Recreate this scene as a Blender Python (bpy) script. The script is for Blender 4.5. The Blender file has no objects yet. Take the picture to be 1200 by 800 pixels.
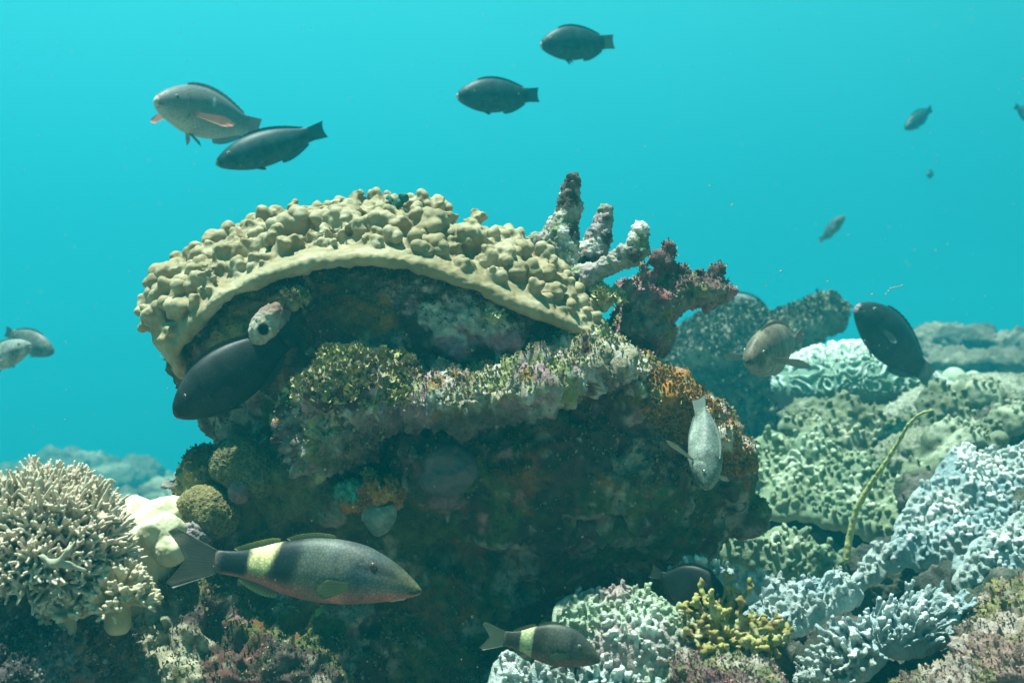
import bpy, math, random
import numpy as np
from mathutils import Vector, Matrix

random.seed(7)
RNG = np.random.default_rng(11)
R = math.radians
CAM_Z = 1.2
F = 1300.0                      # focal length in pixels of the 1200 px wide photograph
scn = bpy.context.scene

# ------------------------------------------------------------------ camera, water light, sun, exposure
cam_d = bpy.data.cameras.new('camera'); cam = bpy.data.objects.new('camera', cam_d)
scn.collection.objects.link(cam); scn.camera = cam
cam.location = (0, 0, CAM_Z); cam.rotation_euler = (R(90), 0, 0)
cam_d.sensor_width = 36; cam_d.lens = 36*F/1200
cam_d.clip_start = 0.02; cam_d.clip_end = 200
cam_d.dof.use_dof = True; cam_d.dof.focus_distance = 1.55; cam_d.dof.aperture_fstop = 6.5

SUN_EL, SUN_AZ = R(79), R(-100)  # azimuth measured from +Y (away from the camera) towards +X
sun_dir = Vector((math.sin(SUN_AZ)*math.cos(SUN_EL), math.cos(SUN_AZ)*math.cos(SUN_EL), math.sin(SUN_EL)))
sun_d = bpy.data.lights.new('sun', 'SUN'); sun_d.energy = 5.0; sun_d.angle = R(1.5); sun_d.color = (0.86, 1.0, 0.90)
sun = bpy.data.objects.new('sun', sun_d); scn.collection.objects.link(sun)
sun.rotation_euler = sun_dir.to_track_quat('Z', 'Y').to_euler()

world = bpy.data.worlds.new('World'); scn.world = world; world.use_nodes = True
nt = world.node_tree; nt.nodes.clear()
def N(t, kind, **kw):
    n = t.nodes.new(kind)
    for k, v in kw.items(): setattr(n, k, v)
    return n
# the water column seen from below the surface: bright overhead and ahead to the left, deep blue below
wo = N(nt, 'ShaderNodeOutputWorld'); bg = N(nt, 'ShaderNodeBackground'); bg.inputs['Strength'].default_value = 0.485
tc = N(nt, 'ShaderNodeTexCoord'); sep = N(nt, 'ShaderNodeSeparateXYZ'); ramp = N(nt, 'ShaderNodeValToRGB')
mr = N(nt, 'ShaderNodeMapRange'); mr.inputs['From Min'].default_value = -1; mr.inputs['From Max'].default_value = 1
nt.links.new(tc.outputs['Generated'], sep.inputs[0]); nt.links.new(sep.outputs['Z'], mr.inputs['Value']); nt.links.new(mr.outputs[0], ramp.inputs[0])
stops = [(0.0, (0.0, 0.02, 0.035)), (0.35, (0.0, 0.06, 0.09)), (0.46, (0.006, 0.30, 0.39)), (0.50, (0.010, 0.38, 0.47)),
         (0.58, (0.022, 0.52, 0.61)), (0.65, (0.045, 0.64, 0.71)), (0.85, (0.07, 0.70, 0.76)), (1.0, (0.20, 0.85, 0.85))]
cr = ramp.color_ramp
while len(cr.elements) < len(stops): cr.elements.new(0.5)
for e, (p, c) in zip(cr.elements, stops): e.position = p; e.color = (*c, 1)
dot = N(nt, 'ShaderNodeVectorMath', operation='DOT_PRODUCT')
gl = Vector((-0.55, 0.75, 0.36)).normalized(); dot.inputs[1].default_value = gl
nt.links.new(tc.outputs['Generated'], dot.inputs[0])
m2 = N(nt, 'ShaderNodeMapRange'); m2.inputs['From Min'].default_value = -0.9; m2.inputs['From Max'].default_value = 1.0
m2.inputs['To Min'].default_value = 0.05; m2.inputs['To Max'].default_value = 1.12  # background dimmed behind the camera to cut the front fill light
nt.links.new(dot.outputs['Value'], m2.inputs['Value'])
sc_ = N(nt, 'ShaderNodeVectorMath', operation='SCALE'); nt.links.new(ramp.outputs[0], sc_.inputs[0]); nt.links.new(m2.outputs[0], sc_.inputs['Scale'])
nt.links.new(sc_.outputs[0], bg.inputs[0]); nt.links.new(bg.outputs[0], wo.inputs[0])

vs = scn.view_settings; vs.view_transform = 'Standard'; vs.look = 'None'; vs.gamma = 1; vs.use_curve_mapping = False; vs.exposure = 1.15
scn.render.engine = 'CYCLES'
cy = scn.cycles; cy.use_denoising = True; cy.denoiser = 'OPENIMAGEDENOISE'; cy.denoising_input_passes = 'RGB_ALBEDO_NORMAL'
cy.max_bounces = 5; cy.diffuse_bounces = 3; cy.glossy_bounces = 2; cy.transmission_bounces = 3; cy.volume_bounces = 1
cy.transparent_max_bounces = 6; cy.use_adaptive_sampling = True; cy.adaptive_threshold = 0.02; cy.caustics_reflective = False; cy.caustics_refractive = False
cy.sample_clamp_indirect = 4

# ------------------------------------------------------------------ numeric helpers
def W(D):                        # distances beyond the near corals are stretched so that the water veils them as it should
    return D if D < 2.3 else 2.3+(D-2.3)*1.6
def P(px, py, D):               # a point at distance D in front of the camera
    D = W(D)
    return np.array([(px-600)/F*D, D, CAM_Z-(py-400)/F*D])

def _h(ix, iy, iz, seed):
    n = (ix.astype(np.uint32)*np.uint32(374761393) + iy.astype(np.uint32)*np.uint32(668265263) + iz.astype(np.uint32)*np.uint32(2147483647 ^ 0x3c6ef372)
         + np.uint32((seed*1442695041) & 0xffffffff))
    n = (n ^ (n >> np.uint32(13)))*np.uint32(1274126177); n = (n ^ (n >> np.uint32(16)))*np.uint32(2246822519)
    return ((n ^ (n >> np.uint32(15))) & np.uint32(0xffffff)).astype(np.float32)/np.float32(0xffffff)

def vnoise(p, freq, seed=0):
    q = np.asarray(p, np.float32)*freq + 1000.37; i = np.floor(q); f = q-i; i = i.astype(np.int64); f = f*f*f*(f*(f*6-15)+10)
    out = 0
    for a in (0, 1):
        wa = f[:, 0] if a else 1-f[:, 0]
        for b in (0, 1):
            wb = f[:, 1] if b else 1-f[:, 1]
            for c in (0, 1):
                wc = f[:, 2] if c else 1-f[:, 2]
                out = out + wa*wb*wc*_h(i[:, 0]+a, i[:, 1]+b, i[:, 2]+c, seed)
    return out*2-1

def fbm(p, freq, octs=4, seed=0, gain=0.5):
    s = 0; a = 1.0; t = 0
    for o in range(octs):
        s = s + a*vnoise(p, freq*2**o, seed+o*17); t += a; a *= gain
    return s/t*1.6

def voro(p, freq, seed=0):      # F1 distance and the id of the nearest cell
    q = np.asarray(p, np.float32)*freq + 500.11; i = np.floor(q).astype(np.int64)
    best = np.full(len(q), 9.0, np.float32); cid = np.zeros(len(q), np.float32); sec = best.copy()
    for a in (-1, 0, 1):
        for b in (-1, 0, 1):
            for c in (-1, 0, 1):
                jx, jy, jz = i[:, 0]+a, i[:, 1]+b, i[:, 2]+c
                dx = jx+_h(jx, jy, jz, seed)-q[:, 0]; dy = jy+_h(jx, jy, jz, seed+1)-q[:, 1]; dz = jz+_h(jx, jy, jz, seed+2)-q[:, 2]
                d = np.sqrt(dx*dx+dy*dy+dz*dz); m = d < best
                sec = np.where(m, best, np.minimum(sec, d))
                cid = np.where(m, _h(jx, jy, jz, seed+3), cid); best = np.where(m, d, best)
    return best, sec, cid

def sstep(a, b, x):
    t = np.clip((x-a)/(b-a), 0, 1); return t*t*(3-2*t)
def mixc(a, b, t): return a*(1-t[:, None]) + np.asarray(b, np.float32)*t[:, None]

class Field:                    # a block of space into which round shapes are melted together
    def __init__(s, lo, hi, h):
        s.h = h; s.o = np.array(lo, float)-4*h
        s.n = (np.ceil((np.array(hi)-np.array(lo))/h).astype(int)+9)
        s.f = np.full(s.n, 1.0, np.float32)
    def sub(s, lo, hi):
        a = np.maximum(np.floor((lo-s.o)/s.h).astype(int), 0); b = np.minimum(np.ceil((hi-s.o)/s.h).astype(int)+1, s.n)
        if (b <= a).any(): return None
        ax = [(s.o[i]+s.h*np.arange(a[i], b[i])).astype(np.float32) for i in range(3)]
        return (slice(a[0], b[0]), slice(a[1], b[1]), slice(a[2], b[2])), ax[0][:, None, None], ax[1][None, :, None], ax[2][None, None, :]
    def put(s, sl, d, k):
        f = s.f[sl]
        if k > 0:
            hh = np.clip(0.5+0.5*(f-d)/k, 0, 1); s.f[sl] = f*(1-hh)+d*hh - k*hh*(1-hh)
        else: s.f[sl] = np.minimum(f, d)
    def cap(s, a, b, ra, rb, k=0.003):
        a = np.asarray(a, float); b = np.asarray(b, float); m = max(ra, rb)+k+2.5*s.h
        r = s.sub(np.minimum(a, b)-m, np.maximum(a, b)+m)
        if r is None: return
        sl, X, Y, Z = r; ab = b-a; L = float(ab@ab)+1e-12
        t = np.clip(((X-a[0])*ab[0]+(Y-a[1])*ab[1]+(Z-a[2])*ab[2])/L, 0, 1)
        d = np.sqrt((X-a[0]-t*ab[0])**2+(Y-a[1]-t*ab[1])**2+(Z-a[2]-t*ab[2])**2)-(ra+(rb-ra)*t)
        s.put(sl, d.astype(np.float32), k)
    def ball(s, c, r, k=0.003): s.cap(c, c, r, r, k)
    def ell(s, c, rad, roll=0, yaw=0, k=0.02):
        c = np.asarray(c, float); rad = np.asarray(rad, float); m = rad.max()+k+2.5*s.h
        r = s.sub(c-m, c+m)
        if r is None: return
        sl, X, Y, Z = r; X = X-c[0]; Y = Y-c[1]; Z = Z-c[2]
        M = (Matrix.Rotation(-yaw, 3, 'Z') @ Matrix.Rotation(-roll, 3, 'Y'))
        x = M[0][0]*X+M[0][1]*Y+M[0][2]*Z; y = M[1][0]*X+M[1][1]*Y+M[1][2]*Z; z = M[2][0]*X+M[2][1]*Y+M[2][2]*Z
        k0 = np.sqrt((x/rad[0])**2+(y/rad[1])**2+(z/rad[2])**2); k1 = np.sqrt((x/rad[0]**2)**2+(y/rad[1]**2)**2+(z/rad[2]**2)**2)+1e-6
        s.put(sl, (k0*(k0-1)/k1).astype(np.float32), k)
    def mesh(s):                # surface nets
        f = s.f; n = np.array(f.shape); S = f < 0
        cnt = np.zeros(n-1, np.int8)
        for a in (0, 1):
            for b in (0, 1):
                for c in (0, 1): cnt += S[a:n[0]-1+a, b:n[1]-1+b, c:n[2]-1+c]
        act = (cnt > 0) & (cnt < 8); idx = np.argwhere(act); I = idx.T
        num = np.full(n-1, -1, np.int64); num[act] = np.arange(len(idx))
        acc = np.zeros((len(idx), 3)); w = np.zeros(len(idx))
        for ax in range(3):
            o1, o2 = [k for k in range(3) if k != ax]
            for u in (0, 1):
                for v in (0, 1):
                    A = [I[0].copy(), I[1].copy(), I[2].copy()]; A[o1] += u; A[o2] += v
                    fa = f[A[0], A[1], A[2]]; B = [x.copy() for x in A]; B[ax] += 1; fb = f[B[0], B[1], B[2]]
                    m = (fa < 0) != (fb < 0); t = np.where(m, fa/(fa-fb+1e-20), 0)
                    q = np.zeros((len(idx), 3)); q[:, o1] = u; q[:, o2] = v; q[:, ax] = t
                    acc[m] += q[m]; w[m] += 1
        V = (idx + acc/np.maximum(w, 1)[:, None])*s.h + s.o
        Q = []
        for ax in range(3):
            o1, o2 = [(1, 2), (2, 0), (0, 1)][ax]
            sl0 = [slice(1, n[0]-1)]*3; sl0 = [slice(1, n[k]-1) for k in range(3)]; sl0[ax] = slice(0, n[ax]-1)
            sl1 = list(sl0); sl1[ax] = slice(1, n[ax])
            a = S[tuple(sl0)]; b = S[tuple(sl1)]; e = np.argwhere(a != b)
            if not len(e): continue
            flip = a[tuple(e.T)]
            e = e + np.array([0 if k == ax else 1 for k in range(3)])
            def cell(d1, d2):
                c = e.copy(); c[:, o1] -= d1; c[:, o2] -= d2; return num[c[:, 0], c[:, 1], c[:, 2]]
            q = np.stack([cell(1, 1), cell(0, 1), cell(0, 0), cell(1, 0)], 1)
            q[~flip] = q[~flip][:, ::-1]; Q.append(q)
        Q = np.concatenate(Q); Q = Q[(Q >= 0).all(1)]
        return V, Q

def vnormals(V, Q):
    a = V[Q[:, 0]]; b = V[Q[:, 1]]; c = V[Q[:, 2]]; d = V[Q[:, 3]]
    fn = np.cross(c-a, d-b); n = np.zeros_like(V)
    for k in range(4):
        for j in range(3): n[:, j] += np.bincount(Q[:, k], fn[:, j], len(V))
    return n/(np.linalg.norm(n, axis=1, keepdims=True)+1e-12)

def smooth(V, Q, it=1):
    for _ in range(it):
        s = np.zeros_like(V); c = np.zeros(len(V))
        for k in range(4):
            for m in (1, 3):
                for j in range(3): s[:, j] += np.bincount(Q[:, k], V[Q[:, (k+m) % 4], j], len(V))
                c += np.bincount(Q[:, k], minlength=len(V))
        V = V*0.4 + 0.6*s/np.maximum(c, 1)[:, None]
    return V

def make_mesh(name, V, Q, col=None, mat=None, smooth_=True):
    me = bpy.data.meshes.new(name); V = np.asarray(V, np.float32); Q = np.asarray(Q, np.int32)
    me.vertices.add(len(V)); me.vertices.foreach_set('co', V.ravel())
    nl = Q.size; k = Q.shape[1]; me.loops.add(nl); me.loops.foreach_set('vertex_index', Q.ravel())
    me.polygons.add(len(Q)); me.polygons.foreach_set('loop_start', np.arange(0, nl, k, dtype=np.int32))
    me.polygons.foreach_set('loop_total', np.full(len(Q), k, np.int32))
    me.update(calc_edges=True)
    me.polygons.foreach_set('use_smooth', np.full(len(Q), smooth_))
    if col is not None:
        at = me.attributes.new('Col', 'FLOAT_COLOR', 'POINT')
        at.data.foreach_set('color', np.concatenate([np.clip(col, 0, 1), np.ones((len(V), 1))], 1).astype(np.float32).ravel())
    if mat: me.materials.append(mat)
    me.validate(); return me

# ------------------------------------------------------------------ materials
def coat(name, rough=0.75, scale=60, var=0.35, bump=0.25, bscale=150, spec=0.25, bdist=0.004, sss=0.0, tint=None, vor=0.0, vscale=200, coord='Object', scales=0.0):
    m = bpy.data.materials.new(name); m.use_nodes = True; t = m.node_tree; b = t.nodes['Principled BSDF']
    L = t.links.new; tcn = N(t, 'ShaderNodeTexCoord'); at = N(t, 'ShaderNodeAttribute', attribute_name='Col')
    n1 = N(t, 'ShaderNodeTexNoise'); n1.inputs['Scale'].default_value = scale; n1.inputs['Detail'].default_value = 8; n1.inputs['Roughness'].default_value = 0.7
    L(tcn.outputs[coord], n1.inputs['Vector'])
    r1 = N(t, 'ShaderNodeMapRange'); r1.inputs['From Min'].default_value = 0.3; r1.inputs['From Max'].default_value = 0.7
    r1.inputs['To Min'].default_value = 1-var; r1.inputs['To Max'].default_value = 1+var; L(n1.outputs['Fac'], r1.inputs['Value'])
    s = N(t, 'ShaderNodeVectorMath', operation='SCALE'); L(at.outputs['Color'], s.inputs[0]); L(r1.outputs[0], s.inputs['Scale'])
    out = s.outputs[0]
    if scales:
        vv = N(t, 'ShaderNodeTexVoronoi', feature='DISTANCE_TO_EDGE'); vv.inputs['Scale'].default_value = vscale; L(tcn.outputs[coord], vv.inputs['Vector'])
        rv = N(t, 'ShaderNodeMapRange'); rv.inputs['From Max'].default_value = 0.16; rv.inputs['To Min'].default_value = 1-scales; rv.inputs['To Max'].default_value = 1+scales*0.25; L(vv.outputs['Distance'], rv.inputs['Value'])
        s2 = N(t, 'ShaderNodeVectorMath', operation='SCALE'); L(out, s2.inputs[0]); L(rv.outputs[0], s2.inputs['Scale']); out = s2.outputs[0]
    if tint:
        n3 = N(t, 'ShaderNodeTexNoise'); n3.inputs['Scale'].default_value = scale*0.45; n3.inputs['Detail'].default_value = 6; L(tcn.outputs[coord], n3.inputs['Vector'])
        r3 = N(t, 'ShaderNodeMapRange'); r3.inputs['From Min'].default_value = 0.52; r3.inputs['From Max'].default_value = 0.68; r3.inputs['To Max'].default_value = tint[3]
        L(n3.outputs['Fac'], r3.inputs['Value'])
        mx = N(t, 'ShaderNodeMix', data_type='RGBA'); L(r3.outputs[0], mx.inputs['Factor']); L(out, mx.inputs[6]); mx.inputs[7].default_value = (*tint[:3], 1); out = mx.outputs[2]
    L(out, b.inputs['Base Color']); b.inputs['Roughness'].default_value = rough; b.inputs['Specular IOR Level'].default_value = spec
    if sss:
        b.inputs['Subsurface Weight'].default_value = sss; b.inputs['Subsurface Scale'].default_value = 0.01; b.inputs['Subsurface Radius'].default_value = (0.6, 0.8, 0.6)
    n2 = N(t, 'ShaderNodeTexNoise'); n2.inputs['Scale'].default_value = bscale; n2.inputs['Detail'].default_value = 7; n2.inputs['Roughness'].default_value = 0.65
    L(tcn.outputs[coord], n2.inputs['Vector']); hgt = n2.outputs['Fac']
    if vor:
        v = N(t, 'ShaderNodeTexVoronoi'); v.inputs['Scale'].default_value = vscale; L(tcn.outputs[coord], v.inputs['Vector'])
        ma = N(t, 'ShaderNodeMath', operation='MULTIPLY_ADD'); L(v.outputs['Distance'], ma.inputs[0]); ma.inputs[1].default_value = vor; L(hgt, ma.inputs[2]); hgt = ma.outputs[0]
    bp = N(t, 'ShaderNodeBump'); bp.inputs['Strength'].default_value = bump; bp.inputs['Distance'].default_value = bdist
    L(hgt, bp.inputs['Height']); L(bp.outputs[0], b.inputs['Normal'])
    return m

M_rock = coat('reef_rock', 0.85, 55, 0.6, 0.9, 130, 0.15, 0.006, tint=(0.05, 0.06, 0.035, 0.6))
M_rockfar = coat('far_reef_rock', 0.9, 14, 0.5, 0.8, 30, 0.1, 0.02)
M_seabed = coat('seabed_rubble', 0.9, 12, 0.5, 0.9, 30, 0.1, 0.02)
M_leather = coat('leather_coral_skin', 0.65, 45, 0.14, 0.25, 420, 0.25, 0.0015, sss=0.12)
M_softc = coat('soft_coral_skin', 0.7, 70, 0.18, 0.3, 500, 0.2, 0.001, sss=0.15)
M_knob = coat('stony_coral_skin', 0.75, 45, 0.30, 0.8, 600, 0.2, 0.0015, vor=1.2, vscale=500)
M_dead = coat('dead_coral_crust', 0.85, 90, 0.55, 1.0, 220, 0.15, 0.005, tint=(0.30, 0.26, 0.24, 0.5))
M_algae = coat('algae_frond', 0.7, 120, 0.4, 0.4, 400, 0.2, 0.001)
M_sponge = coat('sponge_skin', 0.8, 90, 0.3, 0.6, 450, 0.15, 0.002)
M_fish = coat('fish_scales', 0.5, 35, 0.2, 0.22, 90, 0.25, 0.0006, vor=0.8, vscale=210, scales=0.42)
M_fin = coat('fin_membrane', 0.5, 50, 0.2, 0.2, 300, 0.3, 0.0005)
M_fin.node_tree.nodes['Principled BSDF'].inputs['Alpha'].default_value = 0.80
M_eye = coat('fish_eye', 0.15, 50, 0.0, 0.0, 100, 0.6)
M_snow = coat('marine_snow', 0.8, 50, 0.0, 0.0, 100, 0.2)

# ------------------------------------------------------------------ scene helpers
def link(o, parent=None):
    scn.collection.objects.link(o)
    if parent is not None: o.parent = parent
    return o
def tag(o, label, cat, group=None, kind=None):
    if label: o['label'] = label
    if cat: o['category'] = cat
    if group: o['group'] = group
    if kind: o['kind'] = kind
    return o
def empty(name, loc, label, cat, group=None):
    o = bpy.data.objects.new(name, None); o.location = tuple(loc); o.empty_display_size = 0.05; link(o)
    return tag(o, label, cat, group)
def solid(name, V, Q, col, mat, parent=None, origin=None, **kw):
    """mesh given in world coordinates; its origin is moved to the middle of its foot (or its parent's origin)"""
    V = np.asarray(V, float)
    if parent is not None:
        o0 = np.zeros(3); q_ = parent
        while q_ is not None: o0 = o0+np.array(q_.location); q_ = q_.parent
    elif origin is not None: o0 = np.array(origin)
    else: o0 = np.array([(V[:, 0].min()+V[:, 0].max())/2, (V[:, 1].min()+V[:, 1].max())/2, V[:, 2].min()])
    o = bpy.data.objects.new(name, make_mesh(name, V-o0, Q, col, mat, **kw))
    if parent is None: o.location = tuple(o0)
    return link(o, parent)

def rock_colour(p, n, base, patches, seed=0):
    """base mineral colour with patches of life, each (colour, frequency, threshold, softness)"""
    c = np.tile(np.array(base, np.float32), (len(p), 1))
    for i, (col, fr, th, so) in enumerate(patches):
        v = fbm(p, fr, 4, seed+31*i+5); c = mixc(c, col, sstep(th-so, th+so, v))
    return c

def crusty(V, Q, a=1.0, f=1.0, seed=0, fine=1.0):
    n = vnormals(V, Q)
    d = 0.020*fbm(V, 9*f, 4, seed)
    b1, _, _ = voro(V + 0.01*fbm(V, 30, 2, seed)[:, None], 26*f, seed+3); d = d + 0.020*(0.55-b1)
    b2, _, _ = voro(V, 75*f, seed+9); d = d + 0.0075*(0.55-b2)
    d = d + fine*0.0045*fbm(V, 110*f, 3, seed+5)
    pit = sstep(0.45, 0.8, fbm(V, 22*f, 3, seed+77)); d = d - 0.022*pit
    W = V + n*(d*a)[:, None]
    return W, vnormals(W, Q), pit

PINK = (0.30, 0.13, 0.17); OCHRE = (0.36, 0.16, 0.03); OLIVE = (0.10, 0.11, 0.035); PALE = (0.42, 0.38, 0.28); MAROON = (0.10, 0.025, 0.025); GREEN = (0.16, 0.26, 0.14)

# ------------------------------------------------------------------ seabed
def ground_h(x, y0):
    y = np.where(y0 < 2.3, y0, 2.3+(y0-2.3)/1.6)
    hr = np.interp(y, [-30, 0.5, 1.2, 1.5, 2.0, 2.6, 3.2, 4.2, 6, 8, 12, 30], [0.45, 0.50, 0.56, 0.64, 0.70, 0.80, 0.90, 1.0, 1.06, 0.7, -0.4, -5.5])
    hl = np.interp(y, [-30, 0.5, 1.2, 1.6, 2.2, 3.2, 5, 9, 11, 16, 30], [0.45, 0.48, 0.54, 0.56, 0.42, 0.12, -0.02, 0.02, -0.35, -2.2, -6.0])
    s = sstep(0.10, 0.62, x-0.02*y); return CAM_Z+(hl*(1-s)+hr*s-CAM_Z)*np.where(y0 > 2.3, np.minimum(y0, 16)/np.minimum(np.maximum(y, 0.1), 10.9), 1)
th = np.concatenate([np.linspace(-180, -48, 40)[:-1], np.linspace(-48, 48, 560), np.linspace(48, 180, 40)[1:-1]])*np.pi/180
rr = np.concatenate([[0.02, 0.25, 0.5], np.geomspace(0.75, 29, 420)])
TH, RR = np.meshgrid(th, rr); X = RR*np.sin(TH); Y = RR*np.cos(TH)
Z = ground_h(X.ravel(), Y.ravel())
p3 = np.stack([X.ravel(), Y.ravel(), Z], 1); dist = RR.ravel()
amp = np.interp(dist, [0.5, 2, 4, 9, 30], [0.03, 0.05, 0.10, 0.30, 0.8])
b1, _, _ = voro(p3, 3.2, 4); b2, _, _ = voro(p3, 11, 5); b3, _, _ = voro(p3, 34, 6)
p3[:, 2] += amp*(1.1*fbm(p3, 0.9, 4, 3)+0.45*(0.5-b1)) + 0.05*(0.5-b2)*np.minimum(dist/2, 1.5) + 0.02*(0.5-b3)*(dist < 7)+0.01*fbm(p3, 50, 3, 8)
nr, nc = RR.shape; ii = np.arange(nr*nc).reshape(nr, nc); jj = np.roll(ii, -1, 1)
Qg = np.stack([ii[:-1], jj[:-1], jj[1:], ii[1:]], -1).reshape(-1, 4)[:, ::-1]
cg = rock_colour(p3, None, (0.10, 0.11, 0.08), [(PALE, 4, 0.25, 0.25), (OLIVE, 9, 0.1, 0.2), ((0.35, 0.38, 0.30), 25, 0.35, 0.2), (PINK, 14, 0.5, 0.15)], 21)
far = sstep(4, 8, dist); cg = mixc(cg, (0.06, 0.07, 0.05), far*0.6)
g = solid('seabed', p3, Qg, cg, M_seabed, origin=(0, 0, 0)); tag(g, 'rubble covered seabed between and behind the corals', 'seabed', kind='structure')

# ------------------------------------------------------------------ haze: the water itself
hb = bpy.data.meshes.new('haze'); x0, x1, y0, y1, z0, z1 = -31, 31, -31, 31, -12, 2.5
hb.from_pydata([(x, y, z) for x in (x0, x1) for y in (y0, y1) for z in (z0, z1)], [], [(0, 1, 3, 2), (4, 6, 7, 5), (0, 4, 5, 1), (2, 3, 7, 6), (0, 2, 6, 4), (1, 5, 7, 3)])
hm = bpy.data.materials.new('sea_water_haze'); hm.use_nodes = True; t = hm.node_tree; t.nodes.clear()
ho = N(t, 'ShaderNodeOutputMaterial'); hv = N(t, 'ShaderNodeVolumePrincipled')
hv.inputs['Color'].default_value = (0.020, 0.45, 0.545, 1); hv.inputs['Density'].default_value = 0.062; hv.inputs['Anisotropy'].default_value = 0.25
t.links.new(hv.outputs[0], ho.inputs['Volume']); hb.materials.append(hm)
tag(link(bpy.data.objects.new('haze', hb)), 'blue green sea water that veils everything far off', 'water haze', kind='stuff')

# ------------------------------------------------------------------ main coral boulder
def E(fd, px, py, D, rx, rz, ry, roll=0, k=0.03):    # ellipsoid: rx, rz in photo pixels at its distance, ry in metres
    m = W(D)/F; fd.ell(P(px, py, D), (rx*m, ry*W(D)/D, rz*m), R(roll), 0, k)

fd = Field((-0.66, 1.32, 0.50), (0.42, 2.15, 1.38), 0.0045)
for a in [(440, 408, 1.76, 232, 92, 0.24, 0), (430, 362, 1.66, 190, 48, 0.13, 0), (560, 385, 1.66, 110, 38, 0.12, 16), (300, 395, 1.70, 100, 70, 0.15, -25), (560, 400, 1.76, 140, 60, 0.2, 15),
          (470, 480, 1.82, 225, 120, 0.24, 0), (430, 610, 1.80, 205, 150, 0.25, 0), (330, 700, 1.72, 150, 130, 0.20, 0),
          (520, 690, 1.78, 140, 170, 0.22, 0), (680, 538, 1.74, 185, 88, 0.24, 27), (600, 560, 1.70, 170, 100, 0.2, 0), (758, 556, 1.74, 92, 58, 0.2, 38),
          (640, 620, 1.80, 150, 60, 0.2, -10), (715, 680, 1.88, 120, 70, 0.17, 0), (620, 720, 1.85, 120, 80, 0.2, 0),
          (275, 560, 1.60, 52, 42, 0.07, 0), (330, 560, 1.60, 70, 50, 0.09, 0), (420, 585, 1.60, 60, 45, 0.08, 0),
          (250, 620, 1.60, 40, 60, 0.08, 0), (230, 735, 1.52, 75, 80, 0.10, -35), (300, 790, 1.50, 130, 70, 0.12, 0), (180, 790, 1.50, 50, 40, 0.10, -30),
          (400, 740, 1.62, 110, 90, 0.12, 0), (520, 800, 1.64, 120, 80, 0.12, 0),
          (515, 545, 1.53, 62, 55, 0.10, 0), (868, 600, 1.72, 16, 22, 0.05, 0), (846, 560, 1.70, 26, 36, 0.1, 0), (770, 462, 1.62, 62, 24, 0.12, 28), (832, 508, 1.62, 52, 26, 0.12, 48), (720, 470, 1.64, 70, 40, 0.12, 20)]:
    E(fd, *a)
V, Q = fd.mesh(); V, nrm, pit = crusty(V, Q, 1.0, 1.0, 3)
px = V[:, 0]/V[:, 1]*F+600; py = (CAM_Z-V[:, 2])/V[:, 1]*F+400
C = rock_colour(V, nrm, (0.075, 0.052, 0.043), [((0.11, 0.05, 0.04), 7, 0.15, 0.2), (OLIVE, 12, 0.05, 0.2), ((0.34, 0.28, 0.22), 26, 0.32, 0.15), ((0.24, 0.12, 0.13), 16, 0.72, 0.12), ((0.20, 0.09, 0.03), 20, 0.55, 0.12)], 2)
def region(cx, cy, rx, ry, rot=0):
    a = R(rot); dx = px-cx; dy = py-cy; u = (dx*math.cos(a)+dy*math.sin(a))/rx; v = (-dx*math.sin(a)+dy*math.cos(a))/ry
    return np.clip(1.3-np.sqrt(u*u+v*v), 0, 1)
nz = fbm(V, 30, 4, 91); nz2 = fbm(V, 60, 3, 92)
C = mixc(C, OCHRE, sstep(0.2, 0.6, region(800, 480, 105, 38, 38)+0.45*nz)*0.95)            # orange crust down the right shoulder
C = mixc(C, (0.22, 0.32, 0.16), sstep(0.35, 0.6, region(745, 450, 34, 16, 25)+0.3*nz))      # green crust
C = mixc(C, (0.45, 0.42, 0.34), sstep(0.45, 0.75, region(845, 500, 60, 20, 50)+0.5*nz2))
C = mixc(C, (0.48, 0.24, 0.28), sstep(0.3, 0.6, region(550, 372, 100, 46, 15)+0.5*nz))       # pink crust under the leather coral, its colour brightened to look lit
C = mixc(C, (0.62, 0.56, 0.48), sstep(0.5, 0.75, region(540, 358, 90, 36, 12)+0.6*nz2))  # paler flecks, part of the same painted-in brightness
C = mixc(C, (0.42, 0.30, 0.11), sstep(0.4, 0.7, region(300, 360, 90, 40, -30)+0.4*nz))      # ochre underside at left
C = mixc(C, (0.32, 0.15, 0.04), sstep(0.4, 0.8, region(430, 370, 50, 30, 0)+0.4*nz))
C = mixc(C, (0.17, 0.15, 0.06), sstep(0.3, 0.7, region(290, 580, 110, 60, 0)+0.3*nz))
C = mixc(C, (0.42, 0.38, 0.26), sstep(0.45, 0.8, region(185, 750, 60, 80, -40)+0.45*nz2))
rock = solid('coral_boulder', V, Q, C, M_rock)
tag(rock, 'huge dark overhanging reef boulder in the middle, crusted orange and pink', 'reef rock')
roott = rock

def child_solid(name, V, Q, col, mat, parent, label=None, **kw):
    o = solid(name, V, Q, col, mat, parent=parent, **kw)
    if label: o['label'] = label
    return o

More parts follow.
